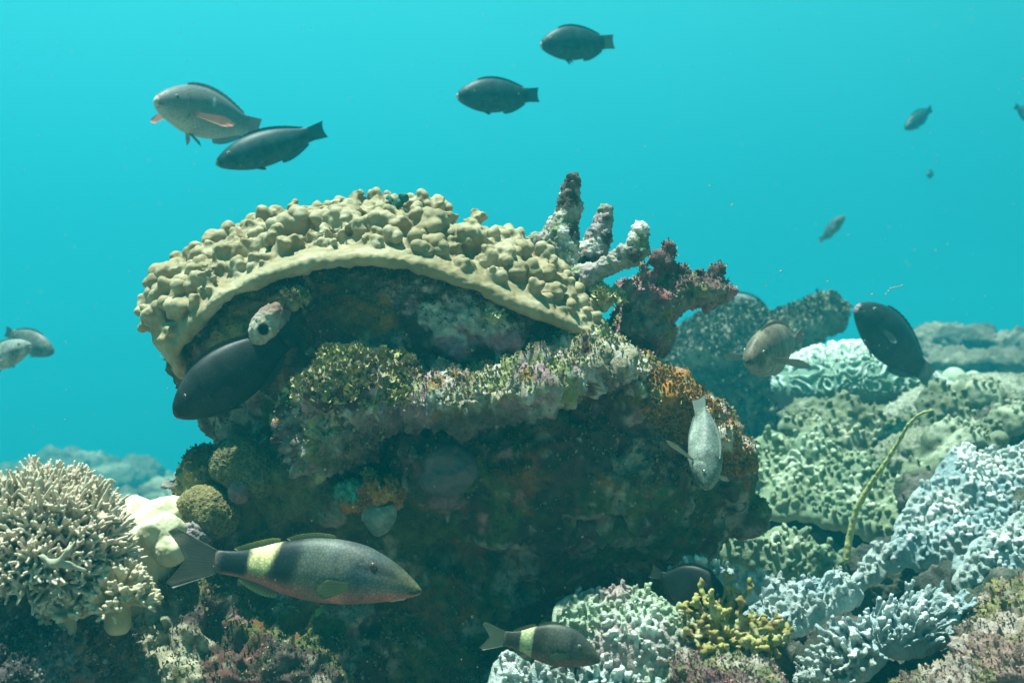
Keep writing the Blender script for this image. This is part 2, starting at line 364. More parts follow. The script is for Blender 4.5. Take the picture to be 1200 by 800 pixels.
# flakes and fronds scattered over a surface
def flakes(V, nrm, sel, count, size, colf, seed, up=0.6, curl=0.5, npt=3):
    rg = np.random.default_rng(seed); ids = np.where(sel)[0]
    if not len(ids): return None
    count = int(count*2.2); size = size*0.62; pick = rg.choice(ids, count); c = V[pick]; n = nrm[pick]
    d = n + np.array([0, 0, up]) + rg.normal(0, curl, (count, 3)); d /= np.linalg.norm(d, axis=1, keepdims=True)
    s = np.cross(d, rg.normal(0, 1, (count, 3))); s /= np.linalg.norm(s, axis=1, keepdims=True); t = np.cross(d, s)
    L = size*rg.uniform(0.5, 1.5, count)[:, None]; W = L*rg.uniform(0.15, 0.42, count)[:, None]
    a = c-n*0.002
    pts = [a-s*W*0.35, a+s*W*0.35, a+d*L*0.55+s*W+t*W*0.3, a+d*L*0.55-s*W-t*W*0.2, a+d*L+s*W*0.7-t*W*0.7, a+d*L*0.95-s*W*0.6+t*W*0.5]
    VV = np.stack(pts, 1).reshape(-1, 3); b = np.arange(count)[:, None]*6
    QQ = np.concatenate([b+np.array([[0, 1, 2, 3]]), b+np.array([[3, 2, 4, 5]])])
    return VV, QQ, np.repeat(colf(c, rg), 6, axis=0)
def palette(cols, w=None, jit=0.2):
    cols = np.array(cols)
    def f(c, rg):
        mid = cols.mean(0); k = np.clip(((fbm(c, 28, 2, 5)*0.7+0.5)*len(cols)+rg.normal(0, 0.5, len(c))).astype(int), 0, len(cols)-1); return (cols[k]*0.75+mid*0.25)*rg.uniform(1-jit, 1+jit, (len(c), 1))
    return f

# the jutting ledge across the boulder's face
fd = Field((-0.36, 1.30, 0.98), (0.26, 1.78, 1.24), 0.0032)
for a in [(425, 462, 1.50, 72, 34, 0.13, -6), (400, 500, 1.50, 48, 40, 0.10, -30), (372, 492, 1.52, 25, 38, 0.07, 0), (520, 468, 1.52, 95, 30, 0.13, -4), (600, 452, 1.52, 75, 30, 0.13, -8),
          (690, 425, 1.58, 52, 24, 0.12, -8), (700, 408, 1.56, 16, 16, 0.03, 0), (650, 440, 1.56, 60, 30, 0.12, 0), (735, 440, 1.62, 50, 26, 0.12, 25), (412, 432, 1.48, 26, 18, 0.05, 0), (450, 432, 1.50, 24, 14, 0.05, 0)]:
    E(fd, *a, k=0.02)
V, Q = fd.mesh(); V, nrm, pit = crusty(V, Q, 1.15, 1.3, 13, 1.6)
px = V[:, 0]/V[:, 1]*F+600; py = (CAM_Z-V[:, 2])/V[:, 1]*F+400
C = rock_colour(V, nrm, (0.22, 0.15, 0.12), [((0.42, 0.36, 0.25), 14, 0.0, 0.2), ((0.30, 0.32, 0.12), 20, 0.25, 0.15), ((0.36, 0.22, 0.24), 24, 0.3, 0.12), ((0.55, 0.50, 0.46), 60, 0.35, 0.15), (MAROON, 18, 0.5, 0.1), ((0.30, 0.16, 0.05), 35, 0.6, 0.1)], 14)
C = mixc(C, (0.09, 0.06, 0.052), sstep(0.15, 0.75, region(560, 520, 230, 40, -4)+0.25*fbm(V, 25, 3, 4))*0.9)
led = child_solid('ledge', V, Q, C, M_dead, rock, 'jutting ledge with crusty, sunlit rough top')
sel = (nrm[:, 2] > 0.15)
r = flakes(V, nrm, sel, 9000, 0.008, palette([(0.34, 0.30, 0.10), (0.40, 0.36, 0.2), (0.30, 0.26, 0.14), (0.36, 0.29, 0.24), (0.22, 0.25, 0.12)]), 5)
o = child_solid('turf_algae', *r, M_algae, led); o['kind'] = 'stuff'
sel = (px < 480) & (nrm[:, 2] > 0.0) & (py < 475)
r = flakes(V, nrm, sel, 3200, 0.014, palette([(0.34, 0.32, 0.13), (0.26, 0.25, 0.10), (0.34, 0.27, 0.17)]), 6, curl=0.7)
o = child_solid('frilly_algae', *r, M_algae, led); o['kind'] = 'stuff'

# turf on the boulder itself
V = np.array([v.co[:] for v in rock.data.vertices])+np.array(rock.location); Q = np.empty(len(rock.data.polygons)*4, np.int32)
rock.data.polygons.foreach_get('vertices', Q); Q = Q.reshape(-1, 4); nrm = vnormals(V, Q)
px = V[:, 0]/V[:, 1]*F+600; py = (CAM_Z-V[:, 2])/V[:, 1]*F+400
sel = (nrm[:, 1] < 0.3) & (nrm[:, 2] > 0.05) & (V[:, 1] < 1.9)
r = flakes(V, nrm, sel, 15000, 0.0075, palette([(0.16, 0.15, 0.05), (0.22, 0.16, 0.08), (0.22, 0.10, 0.10), (0.12, 0.13, 0.07), (0.28, 0.25, 0.16)]), 7, curl=0.6)
o = child_solid('turf_algae', *r, M_algae, rock); o['kind'] = 'stuff'
sel = (region(805, 490, 90, 32, 40) > 0.25) & (nrm[:, 1] < 0.3)
r = flakes(V, nrm, sel, 4500, 0.009, palette([(0.36, 0.17, 0.04), (0.32, 0.21, 0.07), (0.28, 0.11, 0.05), (0.36, 0.30, 0.16)]), 8, curl=0.6)
o = child_solid('orange_turf', *r, M_algae, rock, 'bright orange growth down the right shoulder'); o['kind'] = 'stuff'

def pline(pts, t):
    pts = np.asarray(pts, float); return np.stack([np.interp(t, np.linspace(0, 1, len(pts)), pts[:, k]) for k in range(pts.shape[1])], -1)

# ------------------------------------------------------------------ lobed leather coral draped over the crest
lowl = [(214, 438, 1.58), (203, 412, 1.55), (224, 383, 1.52), (258, 350, 1.50), (310, 325, 1.49), (370, 308, 1.49), (430, 302, 1.49), (495, 312, 1.50), (555, 334, 1.51), (615, 360, 1.53), (660, 380, 1.56), (704, 400, 1.60)]
uppl = [(203, 420, 1.62), (188, 384, 1.62), (209, 352, 1.64), (249, 318, 1.66), (308, 289, 1.68), (370, 272, 1.68), (433, 263, 1.68), (497, 268, 1.68), (549, 285, 1.68), (607, 313, 1.68), (655, 345, 1.68), (703, 382, 1.68)]
fd = Field((-0.56, 1.44, 1.13), (0.18, 1.80, 1.44), 0.0022)
NT = 150
for i in range(NT+1):
    t = i/NT; a = P(*pline(lowl, t)); b = P(*pline(uppl, t)); 
    for v in np.linspace(0, 1, 26):
        c = a*(1-v)+b*v + np.array([0, 0, 0.010*math.sin(v*math.pi)]); fd.ball(c, 0.0088, 0.004)
rg = np.random.default_rng(5)
edge = lambda t: 0.4+0.6*min(1, t*6, (1-t)*8)
for i in range(500):
    t = rg.uniform(0.0, 1.0); v = 0.10+0.98*rg.uniform(0, 1)**0.9
    a = P(*pline(lowl, t)); b = P(*pline(uppl, t)); c = a*(1-v)+b*v; 
    tan = P(*pline(lowl, min(t+0.02, 1)))-P(*pline(lowl, max(t-0.02, 0))); tan /= np.linalg.norm(tan)
    n = np.cross(b-a, tan); n /= np.linalg.norm(n); n = n if n[2] > 0 else -n
    d = n*0.7 + np.array([0, -0.25, 0.5]) + rg.normal(0, 0.28, 3) + (b-a)/np.linalg.norm(b-a)*(v-0.6)*0.6
    if t < 0.15: d += np.array([-0.5, 0, 0])
    d /= np.linalg.norm(d); s = edge(t)*rg.uniform(0.75, 1.35)*(0.55 if v < 0.22 else 0.78 if v < 0.4 else 1)
    L = 0.028*s; e = c+d*L; fd.cap(c-d*0.004, e, 0.0112*s, 0.0098*s, 0.007)
    for k in range(rg.integers(3, 6)):
        d2 = d+rg.normal(0, 0.75, 3); d2 /= np.linalg.norm(d2); fd.cap(e, e+d2*0.0120*s, 0.0078*s, 0.0070*s, 0.0025)
V, Q = fd.mesh(); V = smooth(V, Q, 1); nrm = vnormals(V, Q); V = V+nrm*(0.0055*fbm(V, 22, 3, 5)+0.0012*fbm(V, 140, 3, 6))[:, None]
C = np.tile(np.array((0.30, 0.235, 0.125), np.float32), (len(V), 1))
C = mixc(C, (0.40, 0.335, 0.21), sstep(-0.1, 0.4, fbm(V, 26, 4, 6))*0.8); C = mixc(C, (0.24, 0.20, 0.10), sstep(0.3, 0.7, fbm(V, 14, 4, 16))*0.5)
lea = solid('leather_coral', V, Q, C, M_leather)
tag(lea, 'long tan leather coral with knobbly lobes draped in an arc over the boulder crest', 'coral')

# little teal tuft sticking up through the leather coral
fd = Field(P(450, 262, 1.66), P(480, 225, 1.62)+np.array([0, 0.08, 0]), 0.002)
fd.f[:] = 1; c0 = P(463, 258, 1.60)
fd = Field(c0-0.03, c0+np.array([0.04, 0.03, 0.06]), 0.002)
fd.cap(c0, P(463, 240, 1.60), 0.006, 0.004); fd.cap(P(463, 243, 1.60), P(472, 232, 1.59), 0.004, 0.007); fd.cap(P(463, 243, 1.60), P(455, 233, 1.61), 0.004, 0.005)
V, Q = fd.mesh(); V, nrm, _ = crusty(V, Q, 0.22, 3, 8)
o = solid('tube_sponge', V, Q, np.tile([0.03, 0.14, 0.11], (len(V), 1)), M_sponge); tag(o, 'small dark teal sponge poking up among the tan leather coral lobes', 'sponge')

# ------------------------------------------------------------------ dead branching coral on the crest
fd = Field((0.0, 1.60, 1.20), (0.26, 1.92, 1.50), 0.0026)
fat = 1.22
def chain(fd, pts, k=0.006):
    for (a, b) in zip(pts[:-1], pts[1:]):
        fd.cap(P(*a[:3]), P(*b[:3]), fat*a[3]*a[2]/F, fat*b[3]*b[2]/F, k)
chain(fd, [(655, 340, 1.70, 20), (648, 308, 1.70, 22), (656, 276, 1.70, 18), (666, 245, 1.70, 11), (669, 212, 1.70, 8.5)])
chain(fd, [(645, 300, 1.70, 14), (630, 288, 1.70, 11), (622, 290, 1.70, 6)])
chain(fd, [(672, 335, 1.73, 16), (692, 300, 1.74, 14), (703, 275, 1.74, 10), (708, 250, 1.74, 8)])
chain(fd, [(660, 330, 1.69, 18), (685, 326, 1.67, 13), (712, 313, 1.66, 10), (736, 299, 1.65, 9), (746, 288, 1.65, 8), (750, 270, 1.65, 7)])
chain(fd, [(738, 300, 1.65, 6), (754, 293, 1.65, 4)])
V, Q = fd.mesh(); V, nrm, _ = crusty(V, Q, 0.30, 2.8, 33, 2.2)
C = rock_colour(V, nrm, (0.40, 0.36, 0.30), [((0.66, 0.62, 0.54), 16, -0.15, 0.2), ((0.42, 0.34, 0.33), 22, 0.3, 0.15), ((0.24, 0.28, 0.16), 28, 0.4, 0.12), ((0.09, 0.07, 0.055), 30, 0.35, 0.15)], 34)
o = solid('dead_branching_coral', V, Q, C, M_dead); tag(o, 'dead antler like coral with three upright crusted stubs on the boulder crest', 'dead coral')

fd = Field((0.08, 1.56, 1.10), (0.37, 1.96, 1.38), 0.003)
for a in [(766, 350, 1.72, 38, 30, 0.06, 0), (808, 342, 1.70, 36, 20, 0.045, -4), (760, 388, 1.74, 30, 34, 0.07, 0), (738, 384, 1.74, 22, 30, 0.07, 0), (835, 344, 1.70, 14, 16, 0.035, 0), (757, 420, 1.74, 14, 12, 0.04, 0)]:
    E(fd, *a, k=0.012)
for q in [(784, 330, 288, 784, 9, 4), (760, 335, 312, 752, 9, 5), (800, 332, 314, 803, 9, 6), (840, 342, 314, 842, 9, 4), (820, 335, 318, 820, 8, 5), (843, 345, 346, 850, 9, 6), (822, 350, 358, 828, 9, 6), (770, 330, 306, 772, 8, 4), (740, 350, 330, 732, 9, 6)]:
    fd.cap(P(q[0], q[1], 1.69), P(q[3], q[2], 1.68), q[4]*1.69/F, q[5]*1.69/F, 0.006)
V, Q = fd.mesh(); V, nrm, _ = crusty(V, Q, 0.50, 2.3, 43, 1.7)
C = rock_colour(V, nrm, (0.14, 0.08, 0.07), [((0.38, 0.17, 0.18), 14, 0.1, 0.2), ((0.28, 0.25, 0.20), 25, 0.25, 0.15), ((0.20, 0.05, 0.04), 12, 0.4, 0.15), ((0.22, 0.22, 0.09), 28, 0.45, 0.12)], 44)
dc = solid('coral_outcrop', V, Q, C, M_dead); tag(dc, 'knobbly maroon outcrop overhanging open water at the right end of the boulder', 'coral rock')
sel = nrm[:, 2] > 0.1
r = flakes(V, nrm, sel, 1300, 0.008, palette([(0.34, 0.14, 0.16), (0.24, 0.2, 0.12), (0.4, 0.3, 0.28), (0.2, 0.2, 0.09)]), 15); o = child_solid('turf_algae', *r, M_algae, dc); o['kind'] = 'stuff'

# yellow algae tuft in the notch between the leather coral and the outcrop
def tuft(name, pxy, D, rpx, count, size, cols, label, seed, flat=0.7, cat='seaweed'):
    m = W(D)/F; c = P(*pxy, D); rg = np.random.default_rng(seed); n = rg.normal(0, 1, (count, 3)); n[:, 2] = np.abs(n[:, 2])*1.2-0.2; n /= np.linalg.norm(n, axis=1, keepdims=True)
    rad = rpx*m*(0.25+0.75*rg.uniform(0, 1, (count, 1))**0.5)*(1+0.35*vnoise(n, 2.5, seed)[:, None]); V0 = c+n*rad*np.array([1, 0.8, flat])
    r = flakes(V0, n, np.ones(count, bool), count, size, palette(cols), seed, up=0.5, curl=0.6)
    fdx = Field(c-rpx*m*1.1, c+rpx*m*1.1, max(rpx*m/14, 0.0015))
    for k in range(26):
        d = rg.normal(0, 1, 3); d[2] = abs(d[2]); d /= np.linalg.norm(d); fdx.cap(c-np.array([0, 0, rpx*m*0.4]), c+d*rpx*m*0.75*np.array([1, .8, flat]), rpx*m*0.16, rpx*m*0.10, 0.003)
    Vb, Qb = fdx.mesh(); nb = len(Vb); V = np.concatenate([Vb, r[0]]); Qx = np.concatenate([Qb, r[1]+nb])
    C = np.concatenate([np.tile(np.array(cols[0])*0.8, (nb, 1)), r[2]])
    return tag(solid(name, V, Qx, C, M_algae), label, cat)
tuft('seaweed', (708, 352), 1.66, 22, 420, 0.013, [(0.42, 0.44, 0.2), (0.5, 0.46, 0.25)], 'pale yellow seaweed tuft in the notch between leather coral and maroon outcrop', 3)
tuft('seaweed', (578, 372), 1.52, 13, 200, 0.007, [(0.5, 0.52, 0.3), (0.42, 0.44, 0.22)], 'tiny pale yellow seaweed tuft on pink crust under the leather coral', 4)
tuft('seaweed', (345, 352), 1.50, 20, 420, 0.010, [(0.30, 0.27, 0.12), (0.36, 0.30, 0.16)], 'olive seaweed tuft beside the ringed sponge under the leather coral', 9)

# ------------------------------------------------------------------ small life on the boulder
def disc_sponge():
    a = P(300, 392, 1.44); b = P(322, 366, 1.47); rt = empty('ringed_sponge', (a+b)/2-np.array([0, 0, 0.02]), 'pale oval sponge with one dark round hole on the shaded upper boulder', 'sponge')
    fdx = Field(a-0.05, b+0.05, 0.0014); E(fdx, 311, 379, 1.455, 16, 27, 0.013, 34, 0); fdx.cap(a+np.array([0.012, 0.03, 0.004]), b+np.array([0.0, 0.045, 0]), 0.008, 0.012, 0.008)
    hc = P(309, 386, 1.445)+np.array([0, -0.016, 0]); sl, X, Y, Z = fdx.sub(hc-0.02, hc+0.02)
    d = np.sqrt((X-hc[0])**2+((Y-hc[1])*0.45)**2+(Z-hc[2])**2)-0.0088; fdx.f[sl] = np.maximum(fdx.f[sl], -d)
    V, Q = fdx.mesh(); V = smooth(V, Q, 1); V = V+vnormals(V, Q)*(0.0016*fbm(V, 60, 3, 4)+0.0012*fbm(V, 220, 2, 5))[:, None]; rr_ = np.hypot(V[:, 0]-hc[0], V[:, 2]-hc[2])
    C = mixc(np.tile([0.38, 0.34, 0.26], (len(V), 1)), (0.26, 0.16, 0.12), sstep(0.014, 0.034, rr_+0.004*fbm(V, 90, 3, 2))); C = mixc(C, (0.02, 0.02, 0.02), 1-sstep(0.0065, 0.0085, rr_))
    child_solid('body', V, Q, C, M_sponge, rt)
disc_sponge()

def brain(px_, py_, D, r, label, col, seed, yr=0.8):
    m = W(D)/F; c = P(px_, py_, D); fdx = Field(c-r*m*1.4, c+r*m*1.4, 0.0022); fdx.ell(c, (r*m, r*m*yr, r*m*0.82), 0, 0, 0); fdx.ell(c+np.array([r*m*.4, 0, -r*m*.35]), (r*m*.7, r*m*yr, r*m*0.6), 0, 0, 0.02)
    V, Q = fdx.mesh(); n = vnormals(V, Q); f1, f2, _ = voro(V, 150, seed); w = sstep(0.0, 0.25, f2-f1)
    V = V+n*(0.006*fbm(V, 25, 2, seed)-0.0022*w)[:, None]; C = mixc(np.tile(col, (len(V), 1)), np.array(col)*0.45, w)
    return tag(solid('honeycomb_coral', V, Q, C, M_knob), label, 'coral', 'honeycomb corals on the boulder')
brain(285, 545, 1.53, 36, 'rounded olive honeycomb coral on the boulder, higher of the pair left of the ledge', (0.22, 0.20, 0.09), 3)
brain(243, 596, 1.52, 33, 'rounded ochre honeycomb coral on the boulder above the big goatfish tail', (0.28, 0.23, 0.09), 7)
def lump(name, px_, py_, D, rx, rz, ry, cols, label, cat, seed, mat=M_rock, amp=0.5, f=2.0, group=None, h=0.003, extra=(), base=None):
    m = W(D)/F; ry = ry*W(D)/D; c = P(px_, py_, D); ex = max(rx*m, ry, rz*m)*1.3
    lo = c-ex; hi = c+ex
    for e in extra: q = P(e[0], e[1], e[2]); s_ = max(e[3], e[4])*W(e[2])/F; lo = np.minimum(lo, q-s_*1.2); hi = np.maximum(hi, q+s_*1.2)
    fdx = Field(lo, hi, h); fdx.ell(c, (rx*m, ry, rz*m), 0, 0, 0)
    for e in extra: E(fdx, *e, k=0.03)
    V, Q = fdx.mesh(); V, n, _ = crusty(V, Q, amp, f, seed, 1.3)
    C = rock_colour(V, n, base or cols[0], [(cc, (0.03/ry if ry > 0.05 else 0.6)*30*(1+i*0.5), 0.05+0.12*i, 0.18) for i, cc in enumerate(cols[1:])], seed)
    o = solid(name, V, Q, C, mat)
    return tag(o, label, cat, group), V, n
lump('coralline_knob', 281, 577, 1.50, 13, 14, 0.014, [(0.34, 0.17, 0.17), (0.42, 0.28, 0.26)], 'small pink stony knob between the two honeycomb corals', 'coral', 5, M_dead, 0.18, 4, h=0.0016)
lump('coralline_knob', 232, 628, 1.50, 17, 20, 0.02, [(0.36, 0.30, 0.30), (0.2, 0.16, 0.15)], 'greyish pink stony knob below the ochre honeycomb coral', 'coral', 6, M_dead, 0.2, 4, h=0.0018)
o, V, n = lump('orange_sponge', 447, 579, 1.50, 20, 11, 0.03, [(0.60, 0.20, 0.03), (0.5, 0.28, 0.08), (0.32, 0.08, 0.03)], 'bright orange encrusting sponge just above the white cup shell', 'sponge', 8, M_sponge, 0.6, 3.5, h=0.0014, extra=[(428, 585, 1.51, 22, 8, 0.02, -10), (470, 575, 1.50, 8, 7, 0.015, 0)])
r = flakes(V, n, n[:, 1] < 0.4, 500, 0.006, palette([(0.62, 0.24, 0.04), (0.5, 0.34, 0.12)]), 18); child_solid('ruffle', *r, M_algae, o)
lump('green_encrusting_sponge', 412, 575, 1.50, 17, 9, 0.025, [(0.12, 0.34, 0.24), (0.32, 0.40, 0.28)], 'pale green crust beside the orange sponge', 'sponge', 9, M_sponge, 0.5, 4, h=0.0015)
tuft('seaweed', (432, 556), 1.50, 10, 160, 0.006, [(0.34, 0.36, 0.10), (0.26, 0.3, 0.1)], 'small yellow green tuft above the orange sponge', 22)
# cup shell
fd = Field(P(420, 632, 1.49)-0.03, P(470, 580, 1.49)+0.04, 0.0014)
E(fd, 445, 600, 1.485, 21, 17, 0.02, 0, 0); E(fd, 445, 612, 1.49, 14, 16, 0.016, 0, 0.012)
hc = P(447, 586, 1.475); sl, X, Y, Z = fd.sub(hc-0.03, hc+0.03); d = np.sqrt(((X-hc[0])/1.0)**2+((Y-hc[1])/1.0)**2+((Z-hc[2])/0.5)**2)-0.016; fd.f[sl] = np.maximum(fd.f[sl], -d)
V, Q = fd.mesh(); V = smooth(V, Q, 1); n = vnormals(V, Q); V = V+n*(0.0012*fbm(V, 120, 3, 3))[:, None]
C = rock_colour(V, n, (0.34, 0.36, 0.30), [((0.20, 0.24, 0.20), 60, 0.1, 0.3)], 3); C = mixc(C, (0.4, 0.06, 0.04), sstep(CAM_Z-(594-400)/F*1.485, CAM_Z-(586-400)/F*1.485, V[:, 2])*sstep(0, 0.5, fbm(V, 90, 2, 5)))
tag(solid('cup_shell', V, Q, C, M_sponge), 'whitish cup shaped shell with red rim hanging under the orange sponge', 'shell')
lump('sponge_crust', 522, 552, 1.455, 36, 30, 0.03, [(0.10, 0.085, 0.085), (0.13, 0.10, 0.10)], 'smooth greyish rounded sponge under the middle of the ledge', 'sponge', 31, M_sponge, 0.2, 1.2, h=0.003)
# tiny plate coral jutting left of the boulder
fd = Field(P(190, 600, 1.62)-0.03, P(245, 555, 1.62)+0.05, 0.002)
E(fd, 212, 569, 1.62, 22, 5, 0.03, 6, 0); E(fd, 222, 578, 1.63, 15, 7, 0.02, 30, 0.01); E(fd, 236, 578, 1.66, 18, 12, 0.04, 0, 0.01)
V, Q = fd.mesh(); V, n, _ = crusty(V, Q, 0.22, 3, 12); C = rock_colour(V, n, (0.16, 0.14, 0.12), [((0.3, 0.26, 0.24), 40, 0.1, 0.2)], 2)
tag(solid('shelf_coral', V, Q, C, M_dead), 'little grey shelf coral jutting from the left edge of the boulder', 'coral')

# ------------------------------------------------------------------ knobbly plate corals
def inside(poly, x, y):
    p = np.asarray(poly, float); c = np.zeros(len(x), bool); j = len(p)-1
    for i in range(len(p)):
        m = ((p[i, 1] > y) != (p[j, 1] > y)) & (x < (p[j, 0]-p[i, 0])*(y-p[i, 1])/(p[j, 1]-p[i, 1]+1e-9)+p[i, 0]); c ^= m; j = i
    return c
def edge_d(poly, x, y):
    p = np.asarray(poly, float); best = np.full(len(x), 1e9)
    for a, b in zip(p, np.roll(p, -1, 0)):
        ab = b-a; t = np.clip(((x-a[0])*ab[0]+(y-a[1])*ab[1])/(ab@ab), 0, 1); best = np.minimum(best, np.hypot(x-a[0]-t*ab[0], y-a[1]-t*ab[1]))
    return best
def plate(name, poly, D, tilt, kn_px, kn_len, spacing, cols, label, group, seed, cpx=None, lean=0.25, thick=0.010, wave=0.012, h=0.0026, radial=0.0, yawn=0.0, cat='coral', droop=0.02, kr=1.0):
    poly = np.array(poly, float); dd_ = []
    for a_, b_ in zip(poly, np.roll(poly, -1, 0)):
        k_ = max(2, int(np.linalg.norm(b_-a_)/4)); dd_ += [a_+(b_-a_)*j_/k_ for j_ in range(k_)]
    dd_ = np.array(dd_); ctr_ = poly.mean(0); q3_ = np.c_[dd_, np.zeros(len(dd_))]
    poly = dd_ + np.c_[vnoise(q3_, 1/17, seed), vnoise(q3_, 1/17, seed+1)*0.7]*8.0
    c2 = ctr_ if cpx is None else np.array(cpx, float); c = P(*c2, D); m = W(D)/F
    nv = np.array([math.sin(yawn)*math.sin(R(tilt)), -math.cos(yawn)*math.sin(R(tilt)), math.cos(R(tilt))])      # plate normal leans towards the viewer's side
    rg = np.random.default_rng(seed)
    def lift(x, y, e):
        dr = np.stack([(x-600)/F, np.ones_like(x), -(y-400)/F], 1); tt = ((c-np.array([0, 0, CAM_Z]))@nv)/(dr@nv)
        p = np.array([0, 0, CAM_Z])+dr*tt[:, None]
        return p + nv*(wave*fbm(p, 9, 2, seed)+0.35*wave*fbm(p, 28, 2, seed+2)-droop*np.exp(-e/14))[:, None]
    lo = poly.min(0); hi = poly.max(0); st = 4.0
    gx, gy = np.meshgrid(np.arange(lo[0], hi[0], st), np.arange(lo[1], hi[1], st*0.75)); gx = gx.ravel()+rg.uniform(-1, 1, gx.size); gy = gy.ravel()+rg.uniform(-1, 1, gy.size)
    k = inside(poly, gx, gy); gx, gy = gx[k], gy[k]; e = edge_d(poly, gx, gy); A = lift(gx, gy, e)
    spacing = spacing*0.84; kn_px = kn_px*0.80; pts = []                      # Poisson-like scatter of knobs
    tries = int((hi-lo).prod()/spacing**2*14); X_ = rg.uniform(lo[0], hi[0], tries); Y_ = rg.uniform(lo[1], hi[1], tries); k = inside(poly, X_, Y_)
    acc = {}
    for x, y in zip(X_[k], Y_[k]):
        g_ = (int(x//spacing), int(y//(spacing*0.8))); ok = True
        for a in (-1, 0, 1):
            for b in (-1, 0, 1):
                for q in acc.get((g_[0]+a, g_[1]+b), ()):
                    if (q[0]-x)**2+((q[1]-y)/0.8)**2 < spacing**2*0.52: ok = False
        if ok: acc.setdefault(g_, []).append((x, y)); pts.append((x, y))
    pts = np.array(pts); e2 = edge_d(poly, pts[:, 0], pts[:, 1]); B = lift(pts[:, 0], pts[:, 1], e2)
    mar = kn_len*1.6+thick*2+0.02
    fdx = Field(A.min(0)-mar, A.max(0)+mar, h)
    for a in A: fdx.ball(a-nv*thick*0.95, thick, 0.003)
    cc = A.mean(0)
    for b, ee in zip(B, e2):
        out = (b-cc); out = out-nv*(out@nv); ln = np.linalg.norm(out)+1e-6
        d = nv+np.array([0, 0, lean])+out/ln*(radial*min(1, ln/0.06))+rg.normal(0, 0.26, 3); d /= np.linalg.norm(d)
        s = rg.uniform(0.66, 1.25)*kr; L = kn_len*rg.uniform(0.55, 1.45)
        e1 = b+d*L; fdx.cap(b-d*0.003, e1, kn_px*m*0.80*s, kn_px*m*0.86*s, 0.0012)
        if rg.random() < 0.35:
            d2 = d+rg.normal(0, 0.6, 3); d2 /= np.linalg.norm(d2); fdx.cap(b+d*L*0.5, b+d*L*0.5+d2*L*0.6, kn_px*m*0.7*s, kn_px*m*0.75*s, 0.0012)
    # stalk / underside mass so that the plate rests on something
    ctr = A.mean(0); span = A.max(0)-A.min(0)
    fdx.o  # noqa
    V, Q = fdx.mesh(); n = vnormals(V, Q); V = V+n*(0.0009*fbm(V, 260, 2, seed))[:, None]
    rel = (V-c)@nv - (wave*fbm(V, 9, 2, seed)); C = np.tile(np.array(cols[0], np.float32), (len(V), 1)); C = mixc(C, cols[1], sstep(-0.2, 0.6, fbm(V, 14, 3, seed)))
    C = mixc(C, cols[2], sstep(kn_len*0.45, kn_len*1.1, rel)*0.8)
    return tag(solid(name, V, Q, C, M_knob), label, cat, group)

BLUE = [(0.36, 0.40, 0.37), (0.28, 0.36, 0.37), (0.86, 0.88, 0.82)]
PALEG = [(0.22, 0.27, 0.16), (0.18, 0.24, 0.15), (0.60, 0.66, 0.48)]
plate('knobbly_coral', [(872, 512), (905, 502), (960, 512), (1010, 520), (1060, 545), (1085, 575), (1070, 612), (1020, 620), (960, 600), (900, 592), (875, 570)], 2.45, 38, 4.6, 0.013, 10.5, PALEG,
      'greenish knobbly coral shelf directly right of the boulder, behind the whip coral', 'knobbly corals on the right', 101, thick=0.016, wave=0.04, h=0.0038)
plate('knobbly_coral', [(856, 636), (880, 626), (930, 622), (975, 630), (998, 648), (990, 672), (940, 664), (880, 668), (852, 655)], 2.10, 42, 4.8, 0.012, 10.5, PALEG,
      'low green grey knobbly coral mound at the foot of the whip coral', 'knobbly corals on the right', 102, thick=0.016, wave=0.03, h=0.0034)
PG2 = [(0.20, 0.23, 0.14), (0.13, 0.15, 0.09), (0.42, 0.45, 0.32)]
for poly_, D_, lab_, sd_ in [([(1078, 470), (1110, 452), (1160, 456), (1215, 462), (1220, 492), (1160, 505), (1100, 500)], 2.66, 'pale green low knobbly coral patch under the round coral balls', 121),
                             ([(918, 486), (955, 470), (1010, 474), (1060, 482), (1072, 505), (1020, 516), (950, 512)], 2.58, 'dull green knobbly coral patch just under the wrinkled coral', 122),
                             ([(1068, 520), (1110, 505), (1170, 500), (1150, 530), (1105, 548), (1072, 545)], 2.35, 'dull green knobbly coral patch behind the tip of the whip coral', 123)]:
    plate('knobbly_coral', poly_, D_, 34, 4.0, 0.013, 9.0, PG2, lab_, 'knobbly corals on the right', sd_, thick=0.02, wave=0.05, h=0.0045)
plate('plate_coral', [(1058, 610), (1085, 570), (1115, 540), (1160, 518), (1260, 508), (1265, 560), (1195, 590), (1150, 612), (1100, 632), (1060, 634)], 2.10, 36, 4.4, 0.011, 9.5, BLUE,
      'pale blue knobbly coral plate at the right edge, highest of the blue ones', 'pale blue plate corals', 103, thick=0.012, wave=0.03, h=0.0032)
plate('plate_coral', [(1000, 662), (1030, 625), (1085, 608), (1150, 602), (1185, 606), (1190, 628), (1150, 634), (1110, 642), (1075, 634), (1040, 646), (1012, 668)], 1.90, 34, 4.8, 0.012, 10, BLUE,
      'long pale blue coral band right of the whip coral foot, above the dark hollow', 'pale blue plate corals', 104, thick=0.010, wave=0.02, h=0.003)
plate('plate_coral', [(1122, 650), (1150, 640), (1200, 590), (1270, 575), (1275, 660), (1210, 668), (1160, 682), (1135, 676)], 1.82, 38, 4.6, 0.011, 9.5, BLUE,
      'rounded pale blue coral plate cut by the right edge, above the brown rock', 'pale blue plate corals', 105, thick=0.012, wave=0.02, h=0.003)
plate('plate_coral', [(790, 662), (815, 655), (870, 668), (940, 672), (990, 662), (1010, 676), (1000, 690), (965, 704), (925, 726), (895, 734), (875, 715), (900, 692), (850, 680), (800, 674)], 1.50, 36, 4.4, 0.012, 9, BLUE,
      'forked pale blue coral band behind the yellow seaweed and the dark round fish', 'pale blue plate corals', 106, thick=0.010, wave=0.015, h=0.003)
